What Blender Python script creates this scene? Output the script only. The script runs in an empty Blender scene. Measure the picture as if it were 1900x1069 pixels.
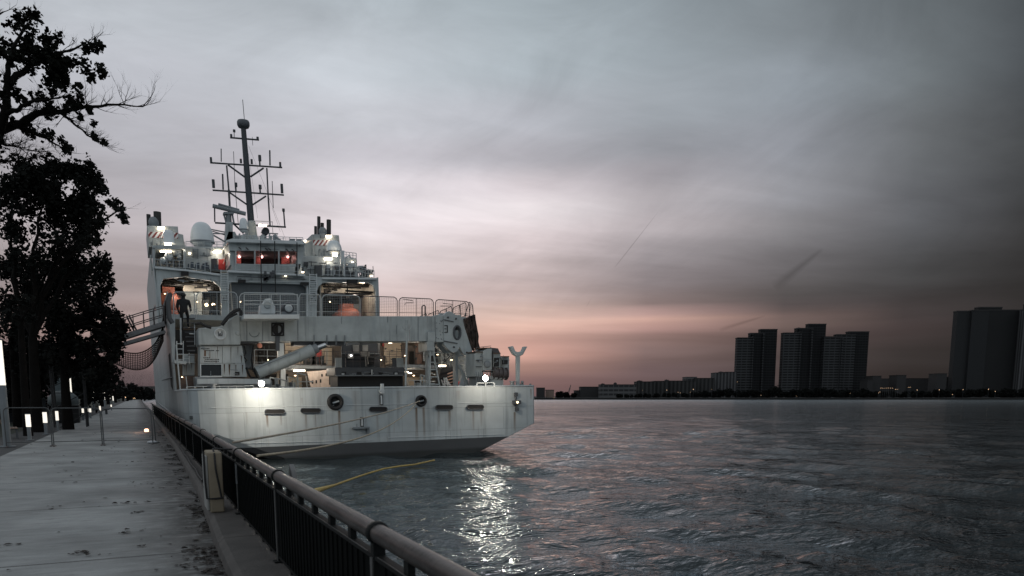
import bpy, bmesh, math, random
from mathutils import Vector, Matrix, noise as mnoise
random.seed(7)
sc = bpy.context.scene
col = sc.collection
R_ = math.radians

# ------------------------------------------------------------------ camera
EYE = 1.75                      # eye height above the promenade (z = 0)
HEAD, TILT = R_(26.17), R_(8.12)
FPX = 1400.0                    # focal length in photo pixels (1900 wide)
cam_d = bpy.data.cameras.new('camera')
cam = bpy.data.objects.new('camera', cam_d); col.objects.link(cam)
cam.location = (0, 0, EYE)
cam.rotation_euler = (R_(90) - TILT, 0, -HEAD)
cam_d.sensor_width = 36.0
cam_d.lens = FPX / 1900 * 36
cam_d.shift_y = (935 - 534.5) / 1900
cam_d.clip_start = 0.1; cam_d.clip_end = 20000
cam_d.dof.use_dof = True; cam_d.dof.focus_distance = 40.0; cam_d.dof.aperture_fstop = 3.4
sc.camera = cam
sc.view_settings.view_transform = 'Standard'; sc.view_settings.look = 'None'
sc.view_settings.exposure = 0.0; sc.view_settings.gamma = 1.0
sc.cycles.use_denoising = True
sc.cycles.max_bounces = 6; sc.cycles.diffuse_bounces = 3; sc.cycles.glossy_bounces = 3
sc.cycles.transmission_bounces = 4; sc.cycles.transparent_max_bounces = 8
sc.cycles.sample_clamp_indirect = 6.0
sc.cycles.caustics_reflective = False; sc.cycles.caustics_refractive = False

CF = Vector((math.sin(HEAD) * math.cos(TILT), math.cos(HEAD) * math.cos(TILT), -math.sin(TILT)))
CR = Vector((math.cos(HEAD), -math.sin(HEAD), 0)); CU = CR.cross(CF); CC = Vector((0, 0, EYE))
def ray(px, py): return CF * FPX + CR * (px - 950) + CU * (935 - py)
def on_z(px, py, z=0.0):
    r = ray(px, py); return CC + r * ((z - EYE) / r.z)
def on_y(px, py, Y):
    r = ray(px, py); return CC + r * (Y / r.y)
def on_x(px, py, X):
    r = ray(px, py); return CC + r * (X / r.x)
FH = Vector((math.sin(HEAD), math.cos(HEAD), 0))
def far(px, D, z=0.0):          # a point across the river: bearing of px, D metres along the view axis
    r = ray(px, 735); p = CC + r * (D / r.dot(FH)); return Vector((p.x, p.y, z))
def far_h(px, py, D):           # height of something seen at px, py, D metres out
    r = ray(px, py); return (CC + r * (D / r.dot(FH))).z

# ------------------------------------------------------------------ colours
def lin(h, k=1.0):
    h = h.lstrip('#'); o = []
    for i in (0, 2, 4):
        c = int(h[i:i + 2], 16) / 255
        o.append((c / 12.92 if c <= 0.04045 else ((c + 0.055) / 1.055) ** 2.4) * k)
    return (*o, 1.0)

# ------------------------------------------------------------------ world: dusk sky under streaked cloud
world = bpy.data.worlds.new('World'); sc.world = world; world.use_nodes = True
nt = world.node_tree; nt.nodes.clear()
def N(t, tree=None, **kw):
    n = (tree or nt).nodes.new(t)
    for k, v in kw.items(): setattr(n, k, v)
    return n
def L(a, b, tree=None): (tree or nt).links.new(a, b)
def M(op, a, b=None, c=None, tree=None, clamp=False):
    n = N('ShaderNodeMath', tree, operation=op); n.use_clamp = clamp
    for i, v in enumerate((a, b, c)):
        if v is None: continue
        if isinstance(v, (int, float)): n.inputs[i].default_value = v
        else: L(v, n.inputs[i], tree)
    return n.outputs[0]
def mixc(fac, a, b, mode='MIX', tree=None):
    n = N('ShaderNodeMix', tree, data_type='RGBA', blend_type=mode); n.clamp_factor = True
    for s, v in ((n.inputs[0], fac), (n.inputs[6], a), (n.inputs[7], b)):
        if isinstance(v, (int, float)): s.default_value = v
        elif isinstance(v, (tuple, list)): s.default_value = v
        else: L(v, s, tree)
    return n.outputs[2]
tc = N('ShaderNodeTexCoord'); sep = N('ShaderNodeSeparateXYZ'); L(tc.outputs['Generated'], sep.inputs[0])
dx, dy, dz = sep.outputs
az = M('MULTIPLY', M('ARCTAN2', dx, dy), 180 / math.pi)
el = M('MULTIPLY', M('ARCSINE', dz), 180 / math.pi)
# cloud fields on a plane overhead, so they stretch into streaks near the horizon
den = M('ADD', M('MAXIMUM', dz, 0.0), 0.07)
comb = N('ShaderNodeCombineXYZ'); L(M('DIVIDE', dx, den), comb.inputs[0]); L(M('DIVIDE', dy, den), comb.inputs[1])
def cloud(scale, rotz, stretch, detail, rough, dist, lac=2.0):
    mp = N('ShaderNodeMapping'); mp.inputs['Rotation'].default_value = (0, 0, R_(rotz)); mp.inputs['Scale'].default_value = stretch
    L(comb.outputs[0], mp.inputs[0])
    n = N('ShaderNodeTexNoise'); n.inputs['Scale'].default_value = scale; n.inputs['Detail'].default_value = detail
    n.inputs['Roughness'].default_value = rough; n.inputs['Distortion'].default_value = dist
    L(mp.outputs[0], n.inputs['Vector']); return n.outputs['Fac']
c1 = cloud(0.62, 24, (0.75, 1.15, 1), 6, 0.58, 0.9)
c2 = cloud(1.1, 52, (0.38, 1.4, 1), 7, 0.58, 0.6)
c3 = cloud(2.7, 38, (0.55, 1.35, 1), 7, 0.6, 0.9)
band_v = N('ShaderNodeCombineXYZ'); L(M('MULTIPLY', az, 0.055), band_v.inputs[0]); L(M('ADD', M('MULTIPLY', el, 0.72), M('MULTIPLY', az, 0.012)), band_v.inputs[1])
bn = N('ShaderNodeTexNoise'); bn.inputs['Scale'].default_value = 1.0; bn.inputs['Detail'].default_value = 4; bn.inputs['Distortion'].default_value = 0.35
L(band_v.outputs[0], bn.inputs['Vector'])
SKY = [   # bearing (deg), then (elevation deg, colour) from the horizon up
 (-25, [(-2, '44403f'), (0, '4c484a'), (4, '6a6062'), (9, '8b8384'), (14, '9d9a9f'), (20, 'a3a6ac'), (26, 'a1a8ae')]),
 (2,   [(-2, '463c40'), (0, '54464a'), (1.3, '66575a'), (2.8, '89706f'), (4.2, 'ae918a'), (5.5, 'a38e8b'), (7.2, '968888'), (9.3, 'a09496'), (11, 'ab a2a6'.replace(' ', '')), (13, 'a5a0a6'), (16.5, 'a8a8b0'), (20, 'b0b3bc'), (23, 'a8aeb6'), (27, '9ea6ad')]),
 (16,  [(-2, '5c4a4d'), (0, '7a6366'), (2, '9b7c79'), (4, 'c6a594'), (5.5, 'ccb0a5'), (7.2, 'c9b4b2'), (9.8, 'cfc2c3'), (12.2, 'd8cdd1'), (14.5, 'cbc4ca'), (16.5, 'b2afb7'), (18.5, 'b4b6be'), (21.5, 'abb2ba'), (27, '9ba6ae')]),
 (27,  [(-2, '57474a'), (0, '6b585c'), (1.1, '7e6567'), (2.2, 'a37f76'), (3.1, 'd09e90'), (4.1, 'b98f84'), (5.1, 'd9af9f'), (6.1, 'd2b2a6'), (7.4, 'bda7a4'), (9.2, 'c2b0b0'), (11, 'cdbdbf'), (13.2, 'd9cfd2'), (14.6, 'c6bcc1'), (16.5, 'a4a2aa'), (19, 'a5a8b1'), (22, '9ba6ae'), (27, '93a0a8')]),
 (36,  [(-2, '454042'), (0, '544a4d'), (1.8, '65565a'), (3.2, '7d6867'), (4.2, '8a706c'), (5.0, 'b68d86'), (5.5, 'c59a8c'), (6.0, 'aa8883'), (6.8, '7c6c6b'), (8.3, '82787b'), (10, '8e868a'), (12, 'aba2a6'), (13.6, 'b1aaaf'), (15.4, '9a969d'), (17, '8c8f97'), (19, '8e959d'), (23, '88939b'), (27, '7c8890')]),
 (45.5,[(-2, '363233'), (0, '403b3d'), (2.6, '4d4445'), (4.2, '5c4d4d'), (5.0, '73605c'), (5.5, '6a5855'), (6.2, '524a4b'), (7, '4e4a4b'), (9, '625f62'), (11.5, '7b797d'), (13.5, '888990'), (16.5, '838790'), (20, '7f8891'), (23, '747d84'), (27, '6c777e')]),
 (53,  [(-2, '262425'), (0, '2b2a2b'), (2.6, '343132'), (4.6, '453c3d'), (5.4, '3d3738'), (8, '434345'), (12, '57595e'), (16, '616569'), (20, '636b70'), (27, '4e565b')]),
 (60,  [(-2, '202020'), (0, '232323'), (4, '2a2829'), (9, '2d2c2d'), (14, '393b3d'), (20, '40454a'), (27, '363c40')]),
 (85,  [(-2, '26282a'), (0, '2e3032'), (10, '3a3c3e'), (27, '4a5054')]),
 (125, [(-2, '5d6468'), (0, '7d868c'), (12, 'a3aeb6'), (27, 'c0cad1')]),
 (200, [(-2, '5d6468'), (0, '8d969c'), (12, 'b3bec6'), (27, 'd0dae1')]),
]
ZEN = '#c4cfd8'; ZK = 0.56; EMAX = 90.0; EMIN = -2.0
elf = M('DIVIDE', M('SUBTRACT', el, EMIN), EMAX - EMIN, clamp=True)
def ramp(stops, k_out):
    r = N('ShaderNodeValToRGB'); r.color_ramp.interpolation = 'EASE'
    els = r.color_ramp.elements
    stops = [(e, lin(h, k_out if e > 8 else 1.0)) for e, h in stops] + [(48, lin(ZEN, ZK)), (90, lin(ZEN, ZK))]
    els[0].position = 0; els[1].position = 1
    els[0].color = stops[0][1]; els[1].color = stops[-1][1]
    for e, c in stops[1:-1]:
        x = els.new((e - EMIN) / (EMAX - EMIN)); x.color = c
    L(elf, r.inputs[0]); return r.outputs[0]
azu = M('MODULO', M('ADD', az, 360 + 90), 360); azu = M('SUBTRACT', azu, 90)     # -90 .. 270
sky = None; prev = None
cols_ = SKY + [(300, SKY[0][1])]
for a, st in cols_[:-1]:
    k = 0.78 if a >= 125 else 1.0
    c = ramp(st, k)
    if sky is None: sky = c
    else:
        t = M('DIVIDE', M('SUBTRACT', azu, prev), a - prev, clamp=True)
        sky = mixc(t, sky, c)
    prev = a
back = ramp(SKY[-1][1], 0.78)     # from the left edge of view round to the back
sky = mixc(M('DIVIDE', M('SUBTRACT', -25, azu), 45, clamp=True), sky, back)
fade_hi = M('SUBTRACT', 1.0, M('DIVIDE', M('SUBTRACT', el, 30), 20, clamp=True))
fade_lo = M('DIVIDE', M('SUBTRACT', el, 3), 7, clamp=True)
pv = N('ShaderNodeCombineXYZ'); L(M('MULTIPLY', az, 0.085), pv.inputs[0]); L(M('ADD', M('MULTIPLY', el, 0.17), M('MULTIPLY', az, -0.03)), pv.inputs[1])
c5n = N('ShaderNodeTexNoise'); c5n.inputs['Scale'].default_value = 1.0; c5n.inputs['Detail'].default_value = 8; c5n.inputs['Roughness'].default_value = 0.6; c5n.inputs['Distortion'].default_value = 0.9; L(pv.outputs[0], c5n.inputs['Vector'])
m5 = M('MULTIPLY', M('SUBTRACT', c5n.outputs['Fac'], 0.5), M('MULTIPLY', fade_lo, 0.62))
m4 = M('MULTIPLY', M('SUBTRACT', c3, 0.5), M('MULTIPLY', fade_lo, 0.24))
m1 = M('MULTIPLY', M('SUBTRACT', c1, 0.5), M('MULTIPLY', fade_lo, 0.55))
m2 = M('MULTIPLY', M('SUBTRACT', c2, 0.5), M('MULTIPLY', fade_lo, 0.45))
m3 = M('MULTIPLY', M('SUBTRACT', bn.outputs['Fac'], 0.48), M('MULTIPLY', M('SUBTRACT', 1.0, M('DIVIDE', M('SUBTRACT', el, 5), 9, clamp=True)), 0.8))
gain = M('ADD', M('ADD', 1.0, M('MULTIPLY', fade_lo, 0.24)), M('MULTIPLY', M('ADD', M('ADD', M('ADD', M('ADD', m1, m2), m3), m4), m5), fade_hi))
# three aircraft trails, drawn as soft dark lines across the bright cloud
def azel(px, py):
    r = ray(px, py); return math.degrees(math.atan2(r.x, r.y)), math.degrees(math.atan2(r.z, math.hypot(r.x, r.y)))
for (p, q, w, dep) in (((1140, 497), (1222, 392), 0.04, 0.36), ((1436, 534), (1526, 462), 0.34, 0.28), ((1335, 612), (1420, 586), 0.15, 0.26), ((1088, 570), (1098, 552), 0.035, 0.14)):
    (a0, e0), (a1, e1) = azel(*p), azel(*q)
    ux, uy = a1 - a0, e1 - e0; ln = math.hypot(ux, uy); ux /= ln; uy /= ln
    ra = M('SUBTRACT', az, a0); re = M('SUBTRACT', el, e0)
    s = M('ADD', M('MULTIPLY', ra, ux), M('MULTIPLY', re, uy))
    d = M('ABSOLUTE', M('SUBTRACT', M('MULTIPLY', re, ux), M('MULTIPLY', ra, uy)))
    sn = M('DIVIDE', s, ln, clamp=True)
    shape = M('MULTIPLY', M('MULTIPLY', sn, M('SUBTRACT', 1.0, sn)), 4.0)
    ww = M('ADD', w * 0.5, M('MULTIPLY', M('SUBTRACT', 1.0, sn), w))
    prof = M('SUBTRACT', 1.0, M('DIVIDE', d, ww), clamp=True)
    gain = M('MULTIPLY', gain, M('SUBTRACT', 1.0, M('MULTIPLY', M('MULTIPLY', M('POWER', shape, 0.5), prof), dep)))
gc = N('ShaderNodeCombineColor'); [L(gain, gc.inputs[i]) for i in range(3)]
sky = mixc(1.0, sky, gc.outputs[0], 'MULTIPLY')
hsv = N('ShaderNodeHueSaturation'); L(M('SUBTRACT', 0.90, M('MULTIPLY', M('DIVIDE', M('SUBTRACT', el, 4), 6, clamp=True), 0.10)), hsv.inputs['Saturation']); L(sky, hsv.inputs['Color']); sky = hsv.outputs[0]
nish = N('ShaderNodeTexSky', sky_type='NISHITA'); nish.sun_disc = False
SUN_EL, SUN_AZ = R_(1.0), R_(27)
nish.sun_elevation = SUN_EL; nish.sun_rotation = SUN_AZ
b1 = N('ShaderNodeBackground'); b1.inputs[1].default_value = 0.05; L(nish.outputs[0], b1.inputs[0])
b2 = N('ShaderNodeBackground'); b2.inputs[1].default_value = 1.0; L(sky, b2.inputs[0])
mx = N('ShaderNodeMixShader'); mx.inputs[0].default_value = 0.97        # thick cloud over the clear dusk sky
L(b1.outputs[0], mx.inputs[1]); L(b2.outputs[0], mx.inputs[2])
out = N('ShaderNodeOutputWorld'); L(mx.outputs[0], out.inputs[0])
world.cycles.sampling_method = 'MANUAL'; world.cycles.sample_map_resolution = 1024

# the sun is down behind the cloud: only a faint, very soft warm glow from its bearing
sun_d = bpy.data.lights.new('sun', 'SUN'); sun_d.energy = 0.02; sun_d.angle = R_(70); sun_d.color = (1.0, 0.72, 0.6)
sun = bpy.data.objects.new('sun', sun_d); col.objects.link(sun)
sdir = Vector((math.sin(SUN_AZ) * math.cos(R_(6)), math.cos(SUN_AZ) * math.cos(R_(6)), math.sin(R_(6))))
sun.rotation_euler = sdir.to_track_quat('Z', 'Y').to_euler()
sun_d.specular_factor = 0.2 if hasattr(sun_d, 'specular_factor') else 1

# ------------------------------------------------------------------ materials
MATS = {}
def mat(name, color, rough=0.6, metal=0.0, var=0.15, vscale=3.0, streak=0.0, rust=0.0, bump=0.0, bscale=40, emit=None, estr=0.0, spec=0.5, stretch=(1, 1, 1)):
    if name in MATS: return MATS[name]
    m = bpy.data.materials.new(name); m.use_nodes = True; t = m.node_tree
    p = t.nodes['Principled BSDF']; p.inputs['Roughness'].default_value = rough; p.inputs['Metallic'].default_value = metal
    p.inputs['Specular IOR Level'].default_value = spec
    c = lin(color) if isinstance(color, str) else (*color, 1.0)
    t_c = N('ShaderNodeTexCoord', t); base = c
    def noise(scale, det=4, st=(1, 1, 1), rg=0.55):
        mp = N('ShaderNodeMapping', t); mp.inputs['Scale'].default_value = st; L(t_c.outputs['Object'], mp.inputs[0], t)
        n = N('ShaderNodeTexNoise', t); n.inputs['Scale'].default_value = scale; n.inputs['Detail'].default_value = det; n.inputs['Roughness'].default_value = rg
        L(mp.outputs[0], n.inputs['Vector'], t); return n.outputs['Fac']
    if var:
        n = noise(vscale, 5, stretch); k = N('ShaderNodeMapRange', t); k.inputs[1].default_value = 0.3; k.inputs[2].default_value = 0.7
        k.inputs[3].default_value = 1 - var; k.inputs[4].default_value = 1 + var * 0.6; L(n, k.inputs[0], t)
        cc = N('ShaderNodeCombineColor', t); [L(k.outputs[0], cc.inputs[i], t) for i in range(3)]
        base = mixc(1.0, c, cc.outputs[0], 'MULTIPLY', t)
        rr = N('ShaderNodeMapRange', t); rr.inputs[3].default_value = max(0.05, rough - 0.1); rr.inputs[4].default_value = min(1, rough + 0.12); L(n, rr.inputs[0], t); L(rr.outputs[0], p.inputs['Roughness'], t)
    if streak:
        n = noise(1.0, 5, (3.2, 3.2, 0.22), 0.6); k = N('ShaderNodeMapRange', t); k.inputs[1].default_value = 0.52; k.inputs[2].default_value = 0.74; k.inputs[3].default_value = 0; k.inputs[4].default_value = streak; L(n, k.inputs[0], t)
        base = mixc(k.outputs[0], base, tuple(x * 0.42 for x in c[:3]) + (1,), 'MIX', t)
    if rust:
        n = noise(1.0, 6, (4.2, 4.2, 0.4), 0.65); n2 = noise(0.5, 3)
        k = N('ShaderNodeMapRange', t); k.inputs[1].default_value = 0.6; k.inputs[2].default_value = 0.72; k.inputs[3].default_value = 0; k.inputs[4].default_value = rust; L(n, k.inputs[0], t)
        k2 = N('ShaderNodeMapRange', t); k2.inputs[1].default_value = 0.42; k2.inputs[2].default_value = 0.6; L(n2, k2.inputs[0], t)
        base = mixc(M('MULTIPLY', k.outputs[0], k2.outputs[0], tree=t), base, (0.16, 0.075, 0.035, 1), 'MIX', t)
    if isinstance(base, tuple): p.inputs['Base Color'].default_value = base
    else: L(base, p.inputs['Base Color'], t)
    if bump:
        b = N('ShaderNodeBump', t); b.inputs['Strength'].default_value = bump; b.inputs['Distance'].default_value = 0.02
        L(noise(bscale, 6), b.inputs['Height'], t); L(b.outputs[0], p.inputs['Normal'], t)
    if emit:
        p.inputs['Emission Color'].default_value = lin(emit); p.inputs['Emission Strength'].default_value = estr
    MATS[name] = m; return m
PAINT = (0.47, 0.51, 0.52)
m_hullgrey = mat('ship_grey_paint', (0.455, 0.49, 0.50), 0.5, var=0.2, vscale=0.5, streak=0.6, rust=0.45)
m_super = mat('superstructure_grey_paint', (0.40, 0.435, 0.44), 0.5, var=0.2, vscale=0.9, streak=0.7, rust=0.35)
m_crane = mat('crane_grey_paint', (0.37, 0.405, 0.41), 0.48, var=0.22, vscale=1.2, streak=0.75, rust=0.45)
m_ped = mat('weathered_white_paint', (0.45, 0.48, 0.48), 0.55, var=0.2, vscale=1.5, streak=0.5, rust=0.85)
m_dkgrey = mat('dark_grey_paint', (0.065, 0.07, 0.078), 0.5, var=0.2, vscale=1.5, streak=0.3)
m_mid = mat('mid_grey_paint', (0.20, 0.22, 0.235), 0.55, var=0.2, vscale=1.5, streak=0.3)
m_mast = mat('mast_dark_paint', (0.045, 0.052, 0.06), 0.55, var=0.25, vscale=2)
m_pale = mat('pale_paint', (0.55, 0.58, 0.59), 0.45, var=0.1)
m_dim = mat('dim_dark_steel', (.03, .03, .032), .7, var=.3)
m_rail = mat('galvanised_rail', (0.42, 0.45, 0.46), 0.45, 0.3, var=0.15)
m_raildk = mat('dark_rail_steel', (0.10, 0.085, 0.085), 0.5, var=0.2)
m_black = mat('black_rubber', (0.012, 0.012, 0.013), 0.7, var=0.3)
m_soot = mat('sooty_exhaust_steel', (0.035, 0.033, 0.033), 0.7, var=0.3)
m_dome = mat('white_radome_plastic', (0.66, 0.70, 0.72), 0.35, var=0.05)
m_cream = mat('cream_cabin_paint', (0.50, 0.46, 0.40), 0.6, var=0.35, vscale=0.8, streak=0.5)
m_deck = mat('deck_green_grey', (0.09, 0.10, 0.10), 0.7, var=0.3)
m_orange = mat('orange_boat_canopy', (0.50, 0.17, 0.12), 0.5, var=0.15)
m_red = mat('red_paint_and_glow', (0.40, 0.03, 0.025), 0.5, var=0.2)
m_glass = mat('dark_window_glass', (0.01, 0.012, 0.014), 0.08, var=0)
m_dark = mat('dark_void', (0.02, 0.019, 0.019), 0.8, var=0.3)
def lamp_mat(name, color, s): return mat(name, (0.8, 0.8, 0.8), 0.4, var=0, emit=color, estr=s)
m_tube = lamp_mat('lit_deck_tube', '#ffe9c8', 9.0)
m_flood = lamp_mat('lit_floodlight_lens', '#fff1dc', 340.0)
m_column = lamp_mat('lit_column_lamp', '#fff6e6', 1.0)
m_dot = lamp_mat('lit_far_lamp', '#ffc890', 1.6)
m_winlit = lamp_mat('lit_window', '#ffb060', 0.05)

# ------------------------------------------------------------------ mesh builder
class MB:
    def __init__(s): s.v = []; s.f = []; s.sm = []
    def add(s, vs, fs, smooth=False):
        o = len(s.v); s.v += [tuple(v) for v in vs]; s.f += [tuple(i + o for i in f) for f in fs]; s.sm += [smooth] * len(fs); return s
    def box(s, a, b):
        x0, y0, z0 = (min(a[i], b[i]) for i in range(3)); x1, y1, z1 = (max(a[i], b[i]) for i in range(3))
        return s.add([(x0, y0, z0), (x1, y0, z0), (x1, y1, z0), (x0, y1, z0), (x0, y0, z1), (x1, y0, z1), (x1, y1, z1), (x0, y1, z1)],
              [(0, 3, 2, 1), (4, 5, 6, 7), (0, 1, 5, 4), (1, 2, 6, 5), (2, 3, 7, 6), (3, 0, 4, 7)])
    def prism(s, pts, off):                       # polygon of 3-D points pushed along off
        n = len(pts); P = [Vector(p) for p in pts]; off = Vector(off)
        nrm = Vector((0, 0, 0))
        for i in range(n): nrm += P[i].cross(P[(i + 1) % n])
        if nrm.dot(off) > 0: P.reverse()
        vs = P + [p + off for p in P]
        fs = [tuple(range(n)), tuple(range(2 * n - 1, n - 1, -1))] + [(i, n + i, n + (i + 1) % n, (i + 1) % n) for i in range(n)]
        return s.add(vs, fs)
    def tube(s, p, q, r, r2=None, n=8, caps=True):
        p, q = Vector(p), Vector(q); d = q - p
        if d.length < 1e-6: return s
        d.normalize(); a = d.orthogonal().normalized(); b = d.cross(a); r2 = r if r2 is None else r2; vs = []
        for c, rr in ((p, r), (q, r2)):
            for i in range(n):
                t = 2 * math.pi * i / n; vs.append(c + a * (math.cos(t) * rr) + b * (math.sin(t) * rr))
        s.add(vs, [(i, (i + 1) % n, n + (i + 1) % n, n + i) for i in range(n)], n > 5)
        if caps: s.add(vs, [tuple(range(n - 1, -1, -1)), tuple(range(n, 2 * n))])
        return s
    def path(s, pts, r, n=6, closed=False):
        P = [Vector(p) for p in pts]; k = len(P); rings = []; prev = None
        for i in range(k):
            if closed: d = P[(i + 1) % k] - P[i - 1]
            else: d = P[min(i + 1, k - 1)] - P[max(i - 1, 0)]
            d.normalize()
            a = d.orthogonal().normalized() if prev is None else (prev - d * prev.dot(d)).normalized()
            prev = a; b = d.cross(a); rr = r[i] if isinstance(r, (list, tuple)) else r
            rings.append([P[i] + a * (math.cos(2 * math.pi * j / n) * rr) + b * (math.sin(2 * math.pi * j / n) * rr) for j in range(n)])
        vs = [v for g in rings for v in g]; fs = []
        for i in range(k if closed else k - 1):
            for j in range(n):
                i2 = (i + 1) % k; fs.append((i * n + j, i * n + (j + 1) % n, i2 * n + (j + 1) % n, i2 * n + j))
        s.add(vs, fs, True)
        if not closed: s.add(vs, [tuple(range(n - 1, -1, -1)), tuple(range((k - 1) * n, k * n))])
        return s
    def lathe(s, prof, c, n=20, axis='z'):
        vs = []; c = Vector(c)
        for r, h in prof:
            for i in range(n):
                t = 2 * math.pi * i / n; x, y = r * math.cos(t), r * math.sin(t)
                vs.append(c + (Vector((x, y, h)) if axis == 'z' else Vector((x, h, y)) if axis == 'y' else Vector((h, x, y))))
        k = len(prof)
        s.add(vs, [(j * n + i, j * n + (i + 1) % n, (j + 1) * n + (i + 1) % n, (j + 1) * n + i) for j in range(k - 1) for i in range(n)], True)
        return s.add(vs, [tuple(range(n)), tuple(range((k - 1) * n, k * n))])
    def ball(s, c, r, n=12, sz=1.0):
        return s.lathe([(max(0.001, r * math.sin(math.pi * i / 8)), -r * sz * math.cos(math.pi * i / 8)) for i in range(9)], c, n)
    def build(s, name, m, parent=None, bev=0.0, fix=True):
        me = bpy.data.meshes.new(name); me.from_pydata(s.v, [], s.f)
        me.polygons.foreach_set('use_smooth', s.sm)
        if fix:
            bm = bmesh.new(); bm.from_mesh(me); bmesh.ops.recalc_face_normals(bm, faces=bm.faces); bm.to_mesh(me); bm.free()
        me.materials.append(m)
        o = bpy.data.objects.new(name, me); col.objects.link(o)
        if parent: o.parent = parent
        if bev:
            b = o.modifiers.new('bevel', 'BEVEL'); b.width = bev; b.segments = 2; b.limit_method = 'ANGLE'; b.angle_limit = R_(40)
        return o
def tag(o, label=None, cat=None, group=None, kind=None):
    if label: o['label'] = label
    if cat: o['category'] = cat
    if group: o['group'] = group
    if kind: o['kind'] = kind
    return o
def empty(name, loc, rz=0.0):
    o = bpy.data.objects.new(name, None); col.objects.link(o); o.location = loc; o.rotation_euler = (0, 0, rz); o.empty_display_size = 0.3; return o
def copy_tree(o, parent=None):
    c = o.copy(); col.objects.link(c); c.parent = parent
    for ch in [x for x in bpy.data.objects if x.parent == o]: copy_tree(ch, c)
    return c
def holed(outer, holes, off):                    # a plate with openings cut through it; points are 3-D in one plane
    bm = bmesh.new(); es = []
    for lp in [outer] + list(holes):
        vs = [bm.verts.new(p) for p in lp]
        es += [bm.edges.new((vs[i], vs[(i + 1) % len(vs)])) for i in range(len(vs))]
    bmesh.ops.triangle_fill(bm, use_beauty=True, use_dissolve=False, edges=es)
    r = bmesh.ops.extrude_face_region(bm, geom=list(bm.faces))
    bmesh.ops.translate(bm, vec=off, verts=[g for g in r['geom'] if isinstance(g, bmesh.types.BMVert)])
    bmesh.ops.recalc_face_normals(bm, faces=bm.faces)
    mb = MB(); bm.verts.index_update()
    mb.add([v.co.copy() for v in bm.verts], [tuple(v.index for v in f.verts) for f in bm.faces]); bm.free(); return mb

def each(fn, items, name, m, parent, bev=0.0):
    """one mesh per piece: fn(mb, *item) fills the builder"""
    for it in items:
        mb = MB(); fn(mb, *it); mb.build(name, m, parent, bev)
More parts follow.
